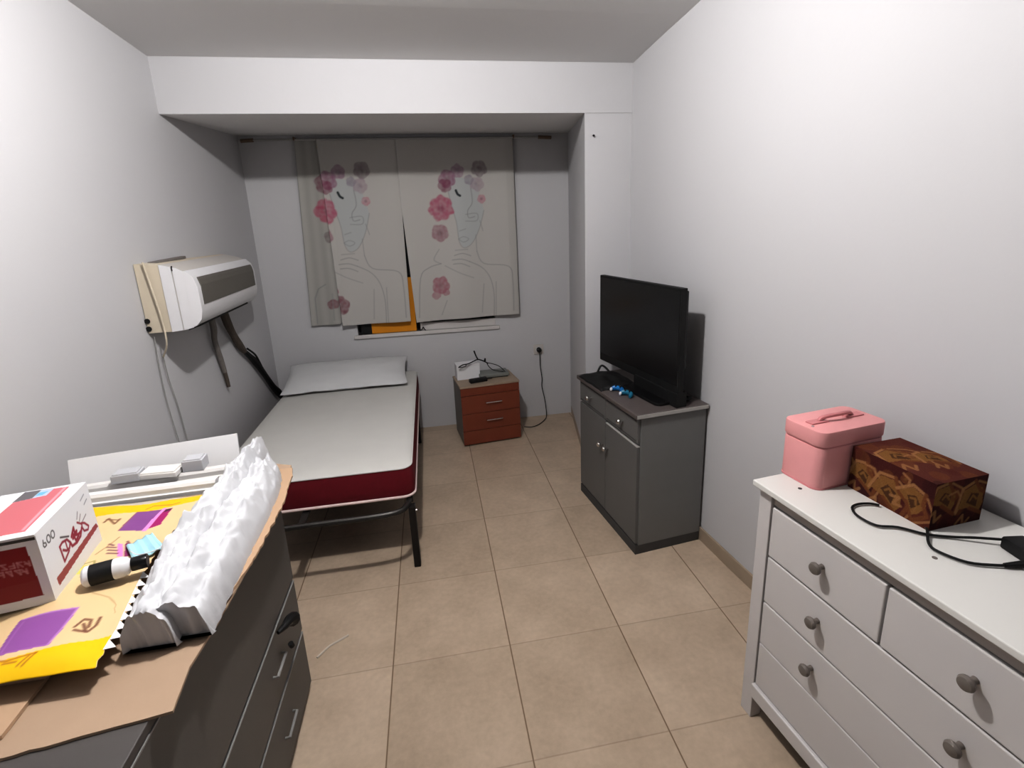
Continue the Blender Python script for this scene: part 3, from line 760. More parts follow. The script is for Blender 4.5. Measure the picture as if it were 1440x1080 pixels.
# charger on the dresser
ad = thing('charger', 'black power adapter with looping cable on the white dresser', 'charger', drp(.47, .285), TH)
mb = MB(); mb.box(-.024, .028, -.075, .030, 0, .030, .005, rot=Matrix.Rotation(math.radians(-16), 3, 'Z')); mb.build('adapter', M['black'], ad, True)
def adl(u, v, z): return (v - .285, -(u - .47), z)
W1 = [(.435, .29, .016), (.405, .245, .012), (.381, .212, .006), (.353, .165, .006), (.31, .131, .006), (.287, .090, .006), (.24, .085, .006), (.207, .105, .006), (.200, .135, .006), (.208, .165, .006), (.222, .180, .006)]
W2 = [(.335, .188, .006), (.349, .172, .013), (.38, .135, .006), (.408, .125, .006), (.455, .145, .006), (.481, .19, .006), (.492, .215, .007)]
mb = MB(); mb.tube([adl(*p) for p in W1], .0031, 8); mb.tube([adl(*p) for p in W2], .0031, 8); mb.build('cable', M['black'], ad, True)
mb = MB(); mb.tube([adl(.488, .205, .007), adl(.500, .240, .009)], [.005, .008], 8, smooth=False); mb.build('connector', M['black_gl'], ad, True)

# ------------------------------------------------------------------ charcoal dresser (left foreground)
ldz = .80; LX = -.737
lt = thing('charcoal_dresser', 'dark grey chest of drawers heaped with packaging at left', 'dresser', (LX, -.925, 0))
LW, LD = 1.04, .70
mb = MB(); mb.box(-LD, 0, -LW, 0, ldz - .02, ldz, .002); mb.build('top', M['ldres_top'], lt)
mb = MB(); mb.box(-LD, -.018, -.02, -.001, .0, ldz - .02, .001); mb.build('side_panel', M['ldres'], lt)
mb = MB(); mb.box(-LD, -.018, -LW, -LW + .02, .0, ldz - .02, .001); mb.build('side_panel', M['ldres'], lt)
mb = MB(); mb.box(-LD, -LD + .008, -LW + .02, -.02, .02, ldz - .02); mb.build('back_panel', M['ldres'], lt)
mb = MB(); mb.box(-.05, -.03, -LW + .02, -.02, 0, .04); mb.build('plinth', M['plinth'], lt)
for z0, z1, hz in ((.025, .243, .128), (.255, .455, .355), (.467, .778, None)):
    mb = MB(); mb.box(-.018, 0, -LW + .001, -.001, z0, z1, .0015); d = mb.build('drawer', M['ldres'], lt)
    mb = MB(); mb.box(-.0175, .0012, -LW + .002, -.002, z1 - .004, z1 + .0005, .0004); mb.build('edge_strip', M['edge_lt'], d)
    if hz:
        for y in (-.255, -.785):
            mb = MB(); mb.tube([(0, y + .045, hz), (.013, y + .045, hz), (.013, y - .045, hz), (0, y - .045, hz)], .0045, 8, smooth=False); mb.build('handle', M['edge_lt'], d, True)
st = thing('strap_end', 'black strap end hanging from a drawer of the charcoal dresser', 'strap', (LX + .020, -1.10, .46))
mb = MB(); mb.tube([(-.008, -.065, -.004), (.004, -.04, -.006), (.010, -.01, -.012), (.012, .015, -.030), (.010, .02, -.045)], [.006, .011, .016, .022, .012], 10); mb.build('strap_body', M['black'], st, True)
mb = MB(); mb.tube([(.010, -.035, -.075), (.012, -.03, -.09)], .008, 8, smooth=False); mb.build('strap_tip', M['black'], st, True)

# cardboard sheets on the dresser top
def ragged(poly, amp, step=.02, seed=1):
    out = []
    for (ax, ay), (bx, by) in zip(poly, poly[1:] + poly[:1]):
        L = math.hypot(bx - ax, by - ay); n = max(1, int(L / step)); nx_, ny_ = -(by - ay) / L, (bx - ax) / L
        for k in range(n):
            t = k / n; d = amp * noise.noise(Vector((ax * 30 + t * L * 40, ay * 30, seed))) if k else 0
            out.append((ax + (bx - ax) * t + nx_ * d, ay + (by - ay) * t + ny_ * d))
    return out
cs_ = thing('cardboard_sheet', 'large flattened brown cardboard sheet on the charcoal dresser top', 'cardboard', (0, 0, ldz))
P = [(-.944, -1.757), (-.700, -1.724), (-.712, -1.629), (-.703, -1.53), (-.697, -1.30), (-.699, -1.068), (-.712, -.90), (-.732, -.765), (-.80, -.735), (-.95, -.80), (-1.38, -.83), (-1.40, -1.55), (-1.36, -1.80)]
mb = MB(); mb.prism(ragged(P, .003, .02, 2), .0005, .006); mb.build('sheet', M['card'], cs_)
mb = MB(); mb.prism(ragged([(-.712, -1.50), (-.690, -1.30), (-.688, -1.06), (-.705, -.86), (-.72, -.80), (-.76, -.80), (-.76, -1.5)], .006, .012, 5), .0062, .013); mb.build('sheet', M['card2'], cs_)
c2 = thing('cardboard_flap', 'smaller brown cardboard piece under the near corner of the sack', 'cardboard', (0, 0, ldz + .0062))
mb = MB(); mb.prism(ragged([(-.972, -1.545), (-.962, -1.72), (-1.02, -1.78), (-1.34, -1.74), (-1.34, -1.5)], .0015, .03, 7), 0.0005, .008); mb.build('flap', M['card2'], c2)

# printed sack : canvas in world x,y
TORN = [(-.856, -1.614), (-.863, -1.556), (-.886, -1.459), (-.906, -1.358), (-.916, -1.287), (-.917, -1.21), (-.899, -1.129), (-.887, -1.013)]
def torn_x(y):
    pts = sorted(TORN, key=lambda p: p[1])
    if y <= pts[0][1]: return pts[0][0]
    for a, b in zip(pts[:-1], pts[1:]):
        if a[1] <= y <= b[1]: return a[0] + (b[0] - a[0]) * (y - a[1]) / (b[1] - a[1])
    return pts[-1][0]
sk = thing('printed_sack', 'torn kraft paper sack with yellow bands and purple panels', 'sack', (0, 0, ldz + .006))
SX0, SY0, SY1 = -1.37, -1.645, -1.005
cv = Canvas(SX0, -.84, SY0, SY1, .0025, (236, 208, 164))
yel = (250, 205, 20)
cv.poly([(-1.37, -1.655), (-1.02, -1.655), (-.84, -1.655), (-.84, -1.566), (-.877, -1.574), (-.975, -1.594), (-1.029, -1.604), (-1.2, -1.604), (-1.37, -1.604)], yel)
cv.poly([(-1.37, -1.03), (-1.37, -1.09), (-1.156, -1.09), (-1.06, -1.078), (-.973, -1.064), (-.84, -1.055), (-.84, -1.00), (-1.37, -1.00)], yel)
cv.poly([(-1.37, -1.022), (-1.1, -1.030), (-.99, -1.018), (-.84, -1.014), (-.84, -1.0), (-1.37, -1.0)], (205, 196, 186))
pur = (156, 98, 166); bro = (120, 70, 52)
def shadey(pts, c): cv.poly(pts, c)
cv.poly([(-1.30, -1.48), (-1.17, -1.485), (-1.16, -1.59), (-1.30, -1.59)], pur)
cv.poly([(-1.075, -1.492), (-.974, -1.478), (-.967, -1.582), (-1.050, -1.592)], pur); cv.line([(-1.068, -1.492), (-.976, -1.480), (-.969, -1.582)], .004, (196, 140, 206))
cv.line([(-1.062, -1.50), (-1.043, -1.588), (-.969, -1.580)], .003, (180, 120, 190), .7)
for pts in ([(-.950, -1.536), (-.944, -1.517), (-.930, -1.520), (-.924, -1.540)], [(-.946, -1.545), (-.932, -1.550), (-.918, -1.553), (-.913, -1.536), (-.917, -1.514)], [(-.938, -1.53), (-.922, -1.552)]): cv.line(pts, .006, bro, .9)
for pts in ([(-1.023, -1.612), (-1.001, -1.612)], [(-.994, -1.621), (-.985, -1.603)], [(-.985, -1.623), (-.976, -1.599)], [(-1.06, -1.60), (-1.02, -1.607), (-.975, -1.598)]): cv.line(pts, .004, (176, 92, 40), .8)
cv.line([(-.977, -1.432), (-.934, -1.452), (-.904, -1.479), (-.889, -1.502)], .0025, (186, 150, 104), .8)
cv.poly([(-1.062, -1.176), (-1.064, -1.076), (-1.002, -1.074), (-1.003, -1.178)], (142, 84, 148)); cv.line([(-1.06, -1.174), (-1.063, -1.078), (-1.0, -1.075)], .003, (176, 120, 60), .7)
cv.poly([(-1.003, -1.182), (-1.002, -1.066), (-.992, -1.066), (-.992, -1.184)], (244, 160, 220))
cv.poly([(-.991, -1.172), (-.990, -1.075), (-.972, -1.075), (-.967, -1.160)], (170, 34, 112)); cv.poly([(-.990, -1.095), (-.989, -1.075), (-.972, -1.075), (-.974, -1.09)], (96, 24, 70))
cv.line([(-1.048, -1.062), (-1.036, -1.045), (-.984, -1.055), (-.965, -1.05)], .004, (190, 96, 60), .8)
cv.line([(-1.119, -1.127), (-1.117, -1.109), (-1.089, -1.137), (-1.088, -1.113)], .006, (128, 80, 50), .9); cv.line([(-1.12, -1.113), (-1.09, -1.118)], .005, (128, 80, 50), .8)
cv.poly([(-1.030, -1.236), (-1.017, -1.239), (-.987, -1.297), (-1.000, -1.297)], (240, 150, 214))
for pts in ([(-1.046, -1.240), (-1.034, -1.246)], [(-1.042, -1.255), (-1.024, -1.256)], [(-1.034, -1.268), (-1.014, -1.270)], [(-1.028, -1.282), (-1.006, -1.283)], [(-1.012, -1.228), (-.998, -1.245)]): cv.line(pts, .006, (120, 48, 80), .85)
cv.poly([(-1.013, -1.236), (-1.003, -1.236), (-.967, -1.292), (-.985, -1.297)], (150, 52, 112))
cv.blob(-1.050, -1.342, .020, (206, 206, 60), .9, 2, (232, 228, 90), 2); cv.line([(-1.072, -1.352), (-1.07, -1.325), (-1.04, -1.31), (-1.028, -1.335), (-1.034, -1.372)], .004, (140, 140, 60), .8)
cv.line([(-1.052, -1.284), (-1.045, -1.255), (-1.042, -1.205)], .003, (160, 120, 80), .8)
def sack_z(x, y):
    u = (x - SX0) / (-.87 - SX0); v = (y - SY0) / (SY1 - SY0)
    e = min(1, max(0, min(v, 1 - v)) / .09); e = 1 - (1 - e) ** 2.2
    eu = min(1, max(0, u) / .08)
    return .046 + (.009 * e * eu) + .006 * math.sin(x * 19 + y * 7) * e + .004 * noise.noise(Vector((x * 14, y * 14, 2)))
def sack_pos(x, y, u, v):
    k = torn_x(y) + .004 * (abs(((y * 42) % 1) - .5) * 2 - .5)      # pinked, torn right edge
    a = k - .03
    X = x if x < a else a + (k - a) * (x - a) / (-.84 - a)
    return (X, y, sack_z(X, y))
cv.mesh('sack_face', sack_pos, M['print_sack'], sk, thick=.001)
mb = MB(); mb.box(SX0 + .01, -.955, SY0 + .03, SY1 - .02, .009, .040, .010); mb.build('sack_back', M['card2'], sk)
mb = MB()   # serrated white lining along the tear
N = 9
for k in range(N):
    y0 = -1.61 + k * (.24 / N); y1 = y0 + .24 / N
    xa, xb = torn_x(y0), torn_x(y1)
    za = sack_z(xa, y0) + .0015
    mb.add([(xa - .004, y0, za), (xb - .004, y1, za), ((xa + xb) / 2 + .016, (y0 + y1) / 2 - .006, za - .004)], [(0, 1, 2)])
mb.build('torn_lining', M['mold'], sk)

# white wadding spilling from the sack
def wadding():
    t = thing('wadding_roll', 'white fluffy wadding spilling from the torn sack edge', 'wadding', (0, 0, ldz + .0135))
    NS, NT = 110, 34
    outer = [(-.690, -1.60), (-.692, -1.53), (-.70, -1.40), (-.706, -1.25), (-.708, -1.10), (-.715, -.98), (-.728, -.90), (-.752, -.82)]
    inner = [(-.842, -1.600), (-.846, -1.556), (-.858, -1.459), (-.880, -1.358), (-.896, -1.287), (-.898, -1.21), (-.888, -1.129), (-.876, -1.013), (-.872, -.92), (-.845, -.80)]
    def at(P, y):
        if y <= P[0][1]: return P[0][0]
        for a, b in zip(P[:-1], P[1:]):
            if a[1] <= y <= b[1]: return a[0] + (b[0] - a[0]) * (y - a[1]) / (b[1] - a[1])
        return P[-1][0]
    def lobe(name, c0, c1, h0, h1, y0, y1, hump, seed):
        mb = MB(); rows = []
        for i in range(NS + 1):
            s = i / NS; y = y0 + (y1 - y0) * s
            xa, xb = at(inner, y), at(outer, y)
            a = xa + (xb - xa) * c0(s); b = xa + (xb - xa) * c1(s)
            EN = .09; f = min(1, s / EN); y = y0 + (.012 * (1 - f) if s < EN else (y1 - y0) * (s - EN) / (1 - EN))
            end = f ; end2 = min(1, (1 - s) / .035)
            e = (.03 + .97 * math.sin(end * PI / 2)) * max(0, 1 - (1 - end2) ** 2) ** .5
            row = []
            for j in range(NT + 1):
                tt = j / NT
                p = max(0, 1 - abs(2 * tt - 1) ** 2.6) ** .55
                h = (h0 + (h1 - h0) * s) * p * e
                nz = noise.noise(Vector((tt * 5 * 1.0, y * 22, seed))) * .018 + noise.noise(Vector((tt * 12, y * 60, seed))) * .010 + abs(noise.noise(Vector((tt * 7, y * 30, seed + 8)))) * -.014
                rg = .010 * math.sin(tt * 15 + s * 5) * hump
                row.append(mb.bm.verts.new((a + (b - a) * tt + .004 * noise.noise(Vector((y * 40, seed, tt))), y + .006 * noise.noise(Vector((tt * 9, seed, 3))), max(0.0, h + (nz + rg) * p * e))))
            rows.append(row)
        for i in range(NS):
            for j in range(NT): mb.bm.faces.new((rows[i][j], rows[i][j + 1], rows[i + 1][j + 1], rows[i + 1][j]))
        # flat underside
        lo = [[None] * 2 for _ in rows]
        for i, row in enumerate(rows):
            for q, v in enumerate((row[0], row[-1])): lo[i][q] = mb.bm.verts.new((v.co.x, v.co.y, -.0003))
        for i in range(NS):
            mb.bm.faces.new((lo[i][0], rows[i][0], rows[i + 1][0], lo[i + 1][0])); mb.bm.faces.new((rows[i][-1], lo[i][1], lo[i + 1][1], rows[i + 1][-1])); mb.bm.faces.new((lo[i][0], lo[i + 1][0], lo[i + 1][1], lo[i][1]))
        mb.bm.faces.new([lo[0][1], *reversed(rows[0]), lo[0][0]]); mb.bm.faces.new([lo[-1][0], *rows[-1], lo[-1][1]])
        return mb.build(name, M['wad'], t, True, angle=1.2)
    lobe('outer_layer', lambda s: .30 * min(1, s / .3) + .02, lambda s: 1.0, .088, .080, -1.562, -.84, 1, 3)
    lobe('inner_layer', lambda s: 0.0, lambda s: .62 - .08 * s, .090, .122, -1.578, -.755, .6, 9)
wadding()

# white plaster profiles lying across the far end
def profile(label, x0, x1, y, z, prof, m, rx=0.0, rz=0.0, name='plaster_profile'):
    t = thing(name, label, 'profile', (x0, y, z), rz, 'white profiles stacked at the back of the charcoal dresser')
    mb = MB(); mb.extrude_x(prof, 0, x1 - x0)
    for v in mb.bm.verts:
        v.co = Matrix.Rotation(rx, 3, 'X') @ v.co
    mb.build('moulding', m, t)
    return t
cove = [(0, 0), (.055, 0), (.055, .012), (.047, .014), (.047, .022), (.036, .024), (.036, .034), (.012, .036), (.006, .028), (.006, .014), (0, .012)]
B0 = ldz + .0135
profile('nearest ribbed white plaster profile, lying along the sack far band', -1.34, -.893, -1.000, B0 + .032, cove, M['mold'], rz=.035)
profile('ribbed white plaster profile second from the sack, behind the nearest one', -1.36, -.882, -.945, B0 + .034, cove, M['mold2'], rz=.09)
flat = [(0, 0), (.085, 0), (.085, .010), (.075, .016), (.062, .012), (.05, .018), (.036, .013), (.02, .018), (.01, .010), (0, .010)]
profile('tall offwhite plaster board standing at the back of the white profiles', -1.345, -.875, -.885, B0 + .036, [(0, 0), (.012, 0), (.016, .018), (.010, .034), (.017, .05), (.011, .066), (.016, .085), (.012, .102), (0, .102)], M['mold'], rx=-.30, rz=.19)
# offcuts between the profiles; the two grey ones stand in for shadowed surfaces
def block(x, y, z, sx, sy, sz, rz, m, label):
    t = thing('profile_block', label, 'offcut', (x, y, z), rz, 'foam offcuts on the white profiles')
    mb = MB(); mb.box(-sx / 2, sx / 2, -sy / 2, sy / 2, 0, sz, .002); mb.box(-sx / 2 + .004, sx / 2 - .006, -sy / 2 + .004, sy / 2 - .004, sz - .001, sz + .004, .002); mb.build('block', m, t)
block(-1.165, -.905, B0 + .070, .075, .05, .026, .1, M['shade_grey'], 'grey block standing in for a shaded patch at left on the white profiles')
block(-1.075, -.895, B0 + .070, .11, .06, .016, -.05, M['mold2'], 'flat offwhite offcut in the middle of the white profiles')
block(-.985, -.875, B0 + .070, .06, .05, .036, .05, M['shade_grey'], 'grey block standing in for a shaded patch at right on the white profiles')

# carton of wipes : local y = along the long side (away from camera), local x = -left
BA = Vector((-1.035, -1.450)); bdir = Vector((-.04, .24)).normalized()
brz = math.atan2(bdir.y, bdir.x) - PI / 2
bw = thing('tissue_carton', 'white and red printed carton standing on the sack', 'carton', (BA.x, BA.y, .866), brz)
BLn, BWd, BHt = .235, .165, .164
mb = MB(); mb.box(-BWd + .001, -.001, .001, BLn - .001, 0, BHt - .001); mb.build('carton_body', M['whitebox'], bw)
wht = (240, 240, 243)
cv = Canvas(0, BLn, 0, BHt, .0016, wht)
dz = -.866
red = (150, 30, 58)
def off(P): return [(a, b + dz) for a, b in P]
cv.poly(off([(.0236, .9060), (.0263, .8861), (.2342, .9056), (.2276, .9190)]), (158, 72, 76))
cv.line(off([(.0186, 1.0034), (.0148, .9926), (.0176, .9874), (.0253, .9879), (.0248, .9938), (.0182, .997)]), .0032, (50, 48, 52))
for cx in (.0375, .0545):
    P = [(cx + .0065 * math.cos(a) , .9955 + dz + .0085 * math.sin(a)) for a in [k * PI / 6 for k in range(13)]]; cv.line(P, .0032, (50, 48, 52))
for k, wd in (([(.0648, .9573), (.067, .9185), (.093, .929)], .006), ([(.0648, .9573), (.078, .9603), (.0966, .9554), (.105, .9428), (.0975, .9332), (.085, .9343), (.0731, .9435)], .006), ([(.0893, .9577), (.0892, .9339)], .005),
              ([(.105, .9428), (.1092, .9303), (.1299, .9265), (.151, .9304), (.1639, .9449)], .007), ([(.1158, .9503), (.1325, .9642), (.1312, .9454), (.146, .9385), (.1562, .9396)], .0075), ([(.1238, .9526), (.1286, .9324), (.145, .9367)], .007), ([(.120, .944), (.140, .950)], .009),
              ([(.1692, .9542), (.1801, .9476), (.1937, .9317), (.1875, .9253), (.1711, .9316), (.1657, .9438), (.1692, .9542)], .0055), ([(.1519, .9658), (.1681, .9523)], .005)): cv.line(off(k), wd, red)
for k in ([(.1645, .9867), (.1548, .9727)], [(.1738, .9752), (.1623, .9633)], [(.196, .9623), (.1749, .9557)]): cv.line(off(k), .0028, (96, 70, 84), .85)
cv.line(off([(.0761, .9737), (.1065, .9575)]), .004, (52, 44, 52))
cv.line(off([(.1892, 1.0025), (.2099, 1.0088)]), .003, (150, 150, 158), .9); cv.line(off([(.1998, .9866), (.2167, .9925)]), .003, (140, 140, 150), .9)
cv.mesh('long_side', lambda x, y, u, v: (0, x, y), M['print_carton'], bw, smooth=False)
cv = Canvas(-BWd, 0, 0, BHt, .0016, wht)
cv.poly([(-.145, .139), (-.020, .141), (-.016, .022), (-.145, .018)], (140, 22, 34))
cv.poly([(-.145, .055), (-.018, .060), (-.016, .022), (-.145, .018)], (146, 44, 48), .8)
for z, xs in ((.100, [-.135, -.122, -.108, -.094, -.081, -.068, -.055, -.042, -.030]), (.083, [-.13, -.116, -.103, -.09, -.076, -.063, -.049, -.038])):
    for i, x in enumerate(xs):
        r = random.Random(i * 7 + int(z * 1000)); q = (.0, .0075); h_ = .0055
        segs = [((q[0], -h_), (q[0], h_)), ((q[1], -h_), (q[1], h_)), ((q[0], h_), (q[1], h_)), ((q[0], 0), (q[1], 0)), ((q[0], -h_), (q[1], -h_)), ((q[0], h_), (q[1], -h_))]
        for g in r.sample(segs, 3): cv.line([(x + g[0][0], z + g[0][1] - x * .05), (x + g[1][0], z + g[1][1] - x * .05)], .0034, (206, 140, 144), .6)
cv.mesh('short_side', lambda x, y, u, v: (x, 0, y), M['print_carton'], bw, smooth=False)
cv = Canvas(-BWd, 0, 0, BLn, .0016, wht)
cv.poly([(-.024, .020), (-.028, .222), (-.118, .232), (-.118, .018)], (208, 120, 128))
cv.line([(-.032, .030), (-.036, .218)], .006, (234, 168, 180)); 
cv.poly([(-.060, .190), (-.060, .228), (-.118, .232), (-.118, .180)], (196, 206, 226)); cv.poly([(-.085, .186), (-.085, .230), (-.120, .232), (-.120, .180)], (112, 108, 112))
cv.poly([(-.070, .196), (-.066, .215), (-.084, .215), (-.084, .196)], (120, 190, 220))
cv.line([(-.122, .085), (-.128, .095)], .014, (60, 56, 50))
cv.mesh('lid', lambda x, y, u, v: (x, y, BHt + .0015 * math.sin(PI * u) * math.sin(PI * v)), M['print_carton'], bw, smooth=False)
mb = MB(); mb.box(-BWd, -.002, -.0008, .001, BHt - .012, BHt - .004); mb.build('lid_gap', M['plinth'], bw)
mb = MB(); mb.box(-BWd, .0012, -.0042, .004, BHt - .004, BHt + .0016, .0008); mb.build('lid_edge', M['white_pl'], bw)

# bottle lying on the sack
bt = thing('lotion_bottle', 'white bottle with black label and black cap lying on the sack', 'bottle', (-1.000, -1.412, .890), math.radians(17))
mb = MB(); mb.lathe([(0, 0), (.018, 0), (.0225, .005), (.0225, .071), (.020, .080), (.013, .087), (.012, .094), (.0, .094)], (0, 0, 0), (1, 0, 0), 24); mb.build('bottle_body', M['white_pl'], bt, True)
mb = MB(); mb.lathe([(.0230, .014), (.0230, .056)], (0, 0, 0), (1, 0, 0), 24); mb.build('label_band', M['black'], bt, True)
mb = MB(); mb.lathe([(.0, .088), (.0150, .088), (.0155, .091), (.0155, .116), (.0145, .118), (0, .118)], (0, 0, 0), (1, 0, 0), 24); mb.build('cap', M['black_gl'], bt, True)

# face mask
mk = thing('face_mask', 'folded pale blue face mask lying on the sack by the bottle', 'mask', (0, 0, 0))
mb = MB(); q = [Vector((-1.000, -1.257)), Vector((-.965, -1.205)), Vector((-.890, -1.303)), Vector((-.951, -1.325))]
for j in range(13):
    for i in range(13):
        u, v = i / 12, j / 12
        p = (q[0] * (1 - u) + q[3] * u) * (1 - v) + (q[1] * (1 - u) + q[2] * u) * v
        z = ldz + .006 + sack_z(p.x, p.y) + .006 + .004 * math.sin(v * PI * 3 * 2) * .6 + .005 * math.sin(u * PI) + max(0, p.x + .93) * .25
        mb.bm.verts.new((p.x, p.y, z))
mb.bm.verts.ensure_lookup_table()
for j in range(12):
    for i in range(12):
        a = j * 13 + i; mb.bm.faces.new([mb.bm.verts[k] for k in (a, a + 1, a + 14, a + 13)])
o = mb.build('pleated_panel', M['mask'], mk, True); s = o.modifiers.new('t', 'SOLIDIFY'); s.thickness = .0015
mb = MB(); mb.tube([(-.951, -1.325, .888), (-.925, -1.34, .884), (-.89, -1.325, .884), (-.885, -1.303, .892)], .0012, 6); mb.build('ear_loop', M['white_pl'], mk, True)

# ------------------------------------------------------------------ curtains and rod
rod = thing('curtain_rod', 'thin curtain rod with brown ends under the beam', 'curtain rod', (-.27, YB - .045, 2.215))
mb = MB(); mb.tube([(-1.03, 0, 0), (0, 0, 0), (.95, 0, 0)], .007, 10, smooth=False); mb.build('rod', M['rod'], rod, True)
mb = MB(); mb.tube([(.95, 0, 0), (1.05, 0, -.004)], .012, 10, smooth=False); mb.build('finial', M['brownwood'], rod, True)
mb = MB(); mb.tube([(-1.10, 0, -.004), (-1.02, 0, 0)], .012, 10, smooth=False); mb.build('finial', M['brownwood'], rod, True)
for x in (-.76, .765):
    mb = MB(); mb.box(x - .006, x + .006, -.008, .043, -.006, .018, .002); mb.build('bracket', M['brownwood'], rod)

ART = {'eye': [(.049, 1.854), (.06, 1.828), (.077, 1.816)], 'face': [(-.007, 1.844), (.011, 1.742), (.038, 1.624), (.049, 1.489), (.079, 1.439), (.127, 1.452), (.168, 1.498), (.213, 1.587), (.25, 1.705)],
 'nose': [(.16, 1.868), (.165, 1.766), (.128, 1.709), (.132, 1.657), (.178, 1.663)], 'lip1': [(.045, 1.504), (.085, 1.52), (.122, 1.5), (.082, 1.48), (.045, 1.504)], 'lip2': [(.057, 1.563), (.104, 1.576)],
 'h1': [(.006, 1.384), (.069, 1.396), (.13, 1.375)], 'h2': [(-.012, 1.351), (.058, 1.354), (.119, 1.332)], 'h3': [(-.006, 1.32), (.056, 1.32), (.117, 1.294)], 'h4': [(.016, 1.422), (.11, 1.425)],
 'wr': [(.119, 1.332), (.211, 1.281), (.27, 1.199), (.295, 1.07), (.286, .892)], 'sh': [(.179, 1.407), (.228, 1.311), (.418, 1.278), (.446, 1.158), (.444, .93)], 'shl': [(-.098, 1.328), (-.192, 1.302), (-.26, 1.229), (-.293, .932)],
 'col': [(-.069, 1.311), (.036, 1.252), (.143, 1.207)], 'bd1': [(.22, 1.155), (.194, .931)], 'bd2': [(.316, 1.165), (.3, .841)], 'bd3': [(-.073, 1.046), (-.12, .937)], 'neck': [(.178, 1.528), (.179, 1.407)],
 'neck2': [(-.105, 1.435), (-.149, 1.361), (-.098, 1.328)], 'hair': [(.215, 1.632), (.234, 1.556)], 'hair2': [(.11, 1.68), (.195, 1.685), (.192, 1.633), (.107, 1.633)]}
def smooth2(P):
    return smooth_path(P, 5) if len(P) > 2 else P
def paint_art(cv, dx, dz_):
    pale = (190, 197, 199)
    cv.poly([(x + dx, z + dz_) for x, z in ART['face'] + [(.20, 1.93), (.02, 1.95)]], pale, .55)
    for k, P in ART.items():
        P = [(x + dx, z + dz_) for x, z in smooth2(P)]
        if k == 'eye': cv.line(P, .017, (40, 48, 52), .95)
        elif k in ('sh', 'wr', 'shl', 'nose', 'h1', 'h2', 'h3'): cv.line(P, .006, (138, 138, 140), .6)
        else: cv.line(P, .006, (142, 142, 144), .5)
    for cx, cz, r, c, a, pt, core in (
        (-.068, 1.73, .098, (186, 100, 126), .9, 7, (150, 52, 92)), (-.089, 1.554, .068, (168, 124, 134), .85, 5, (128, 84, 92)), (-.008, 1.937, .068, (156, 104, 132), .85, 5, (120, 70, 96)),
        (-.03, 1.89, .052, (140, 80, 102), .85, 5, None), (.07, 1.99, .052, (160, 126, 148), .8, 5, (120, 84, 110)), (.229, 2.002, .062, (142, 128, 132), .85, 5, (110, 96, 100)), (.208, 1.896, .055, (178, 158, 168), .75, 5, (150, 124, 138)),
        (.149, 1.926, .038, (160, 150, 162), .8, 5, None), (.236, 1.79, .034, (200, 150, 160), .85, 5, (130, 60, 84)), (-.112, 1.165, .072, (174, 110, 124), .9, 5, (148, 84, 96)), (-.15, 1.09, .036, (184, 138, 146), .8, 4, None), (-.075, 1.11, .03, (178, 120, 132), .8, 4, None)):
        cv.blob(cx + dx, cz + dz_, r, c, a, pt, core, cx * 10)
TOPZ = 2.215
cloth = (203, 200, 196)
# right panel: x from the slit to .49
cr_ = Canvas(-.36, .49, .895, TOPZ, .005, cloth); paint_art(cr_, 0, 0)
def slit_r(z):   # right-hand curtain's left edge
    return -.355 + .037 * max(0, min(1, (1.80 - z) / .9))
def pos_r(x, z, u, v):
    xl = slit_r(z)
    X = max(x, xl)
    X = X - .020 * v * max(0, u - .9) * 0
    y = YB - .042 - .010 * math.sin(x * 16 + .6) * (1 - .4 * v) - .012 * (1 - v)
    zb = z + (.012 * (1 - v)) * (u - .2)
    if u > .93: y += .010 * (u - .93) / .07
    return (X, y, zb)
rc = cr_.mesh('curtain', pos_r, M['print_cloth'], None, thick=.0012)
tag(rc, 'right half of the flower and line drawn woman curtain', 'curtain', 'printed window curtains')
# left panel: pulled left with a fold
cl_ = Canvas(-.885, -.345, .905, TOPZ, .005, cloth); paint_art(cl_, -.839, .009)
cl_.blob(-.885, 1.06, .075, (132, 68, 84), .85, 5, (110, 50, 68), 1.0)
def pos_l(x, z, u, v):
    k = max(0, min(1, (1.80 - z) / .9))
    xr = -.350 - .012 * k
    X = min(x, xr)
    lean = .022 * (1 - v)
    X = X + lean * (1 - u)
    y = YB - .040 - .010 * math.sin(x * 15 + 2) * (1 - .4 * v) - .012 * (1 - v) - .012 * max(0, 1 - u / .06)
    return (X, y, z + .02 * (1 - v) * max(0, .12 - u) )
lc = cl_.mesh('curtain', pos_l, M['print_cloth'], None, thick=.0012)
tag(lc, 'left half of the flower and line drawn woman curtain', 'curtain', 'printed window curtains')
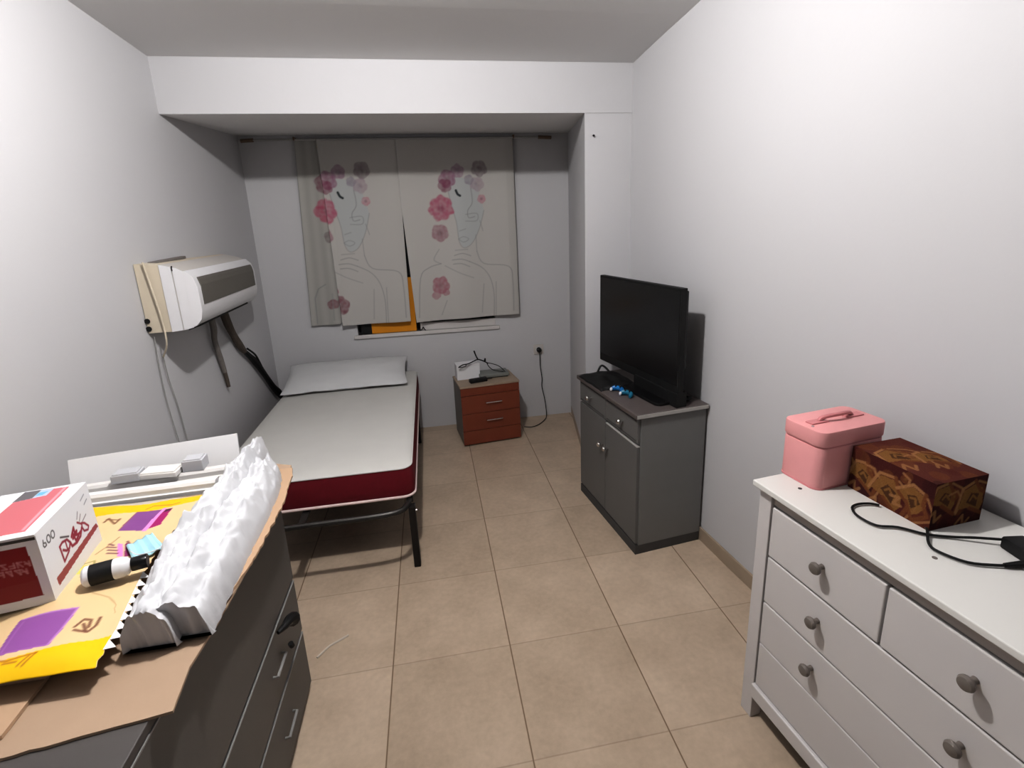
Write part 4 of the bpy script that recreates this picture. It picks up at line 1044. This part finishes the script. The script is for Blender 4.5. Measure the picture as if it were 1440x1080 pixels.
# folded-back strip of the left half
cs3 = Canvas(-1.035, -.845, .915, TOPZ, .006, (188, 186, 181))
cs3.blob(-.87, 1.74, .085, (190, 86, 116), .9, 5, (160, 60, 96), 3.0); cs3.blob(-.86, 1.93, .075, (136, 84, 100), .85, 5, None, 4.0); cs3.blob(-.865, 1.56, .045, (140, 126, 126), .8, 4, None, 6.0); cs3.blob(-.895, 1.07, .04, (140, 76, 92), .8, 5, None, 7)
cs3.line([(-1.0, .93), (-1.0, 1.12), (-.975, 1.19), (-.93, 1.22)], .007, (150, 150, 150), .7); cs3.line([(-.90, .95), (-.895, 1.15)], .007, (160, 160, 160), .6)
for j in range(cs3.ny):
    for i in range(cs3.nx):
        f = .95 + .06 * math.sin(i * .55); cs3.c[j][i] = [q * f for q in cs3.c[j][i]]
def pos_s(x, z, u, v):
    X = x - .048 * (1 - v) * (1 - u) - .01 * (1 - v)
    y = YB - .026 - .006 * math.sin(x * 40) - .004 * (1 - v)
    return (X, y, z + .012 * (1 - v) * (u > .9))
ls = cs3.mesh('side_curtain', pos_s, M['print_cloth'], None, thick=.001)
tag(ls, 'narrow grey curtain strip hanging at the left of the printed curtains', 'curtain')

ob = thing('orange_glow_panel', 'orange panel standing in for outside glow at the window behind the curtains', 'board', (-.50, YB + .010, .8155), 0)  # added panel, its orange stands in for outside light in the window
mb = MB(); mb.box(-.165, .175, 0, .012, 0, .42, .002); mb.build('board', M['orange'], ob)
mb = MB(); mb.box(-.245, -.1655, 0, .012, 0, .30, .002); mb.build('panel_end', M['black'], ob)
ck = thing('curtain_hook', 'small black hook on the window sill below the curtain slit', 'hook', (-.285, YB - .009, .8152))
mb = MB(); mb.tube([(-.02, 0, .004), (.0, 0, .010), (.012, -.002, .03), (.02, 0, .012), (.03, 0, .004)], .0035, 8); mb.build('hook', M['black'], ck, True)

# nail on the pillar, wall marks, thread on the floor
nl = thing('wall_nail', 'small dark nail on the white pillar near the beam', 'nail', (.79, YS, 2.075))
mb = MB(); mb.lathe([(.003, 0), (.003, .014), (.006, .014), (.006, .017), (0, .017)], (0, 0, 0), (0, -1, -.2), 10); mb.build('shank', M['black'], nl, True)
th_ = thing('thread_scrap', 'pale scrap of string on the floor tiles by the dresser', 'string', (-.70, -.74, 0))
mb = MB(); mb.tube([(-.045, -.06, .003), (-.01, -.015, .003), (.02, .005, .003), (.06, .03, .003)], .0042, 6); mb.build('string', M['scratch'], th_, True)

# ------------------------------------------------------------------ colour management
SC.view_settings.view_transform = 'Standard'
SC.view_settings.look = 'None'
SC.view_settings.exposure = 0.41
SC.view_settings.gamma = 0.82
try:
    SC.cycles.max_bounces = 8; SC.cycles.diffuse_bounces = 2; SC.cycles.use_denoising = True
except Exception: pass
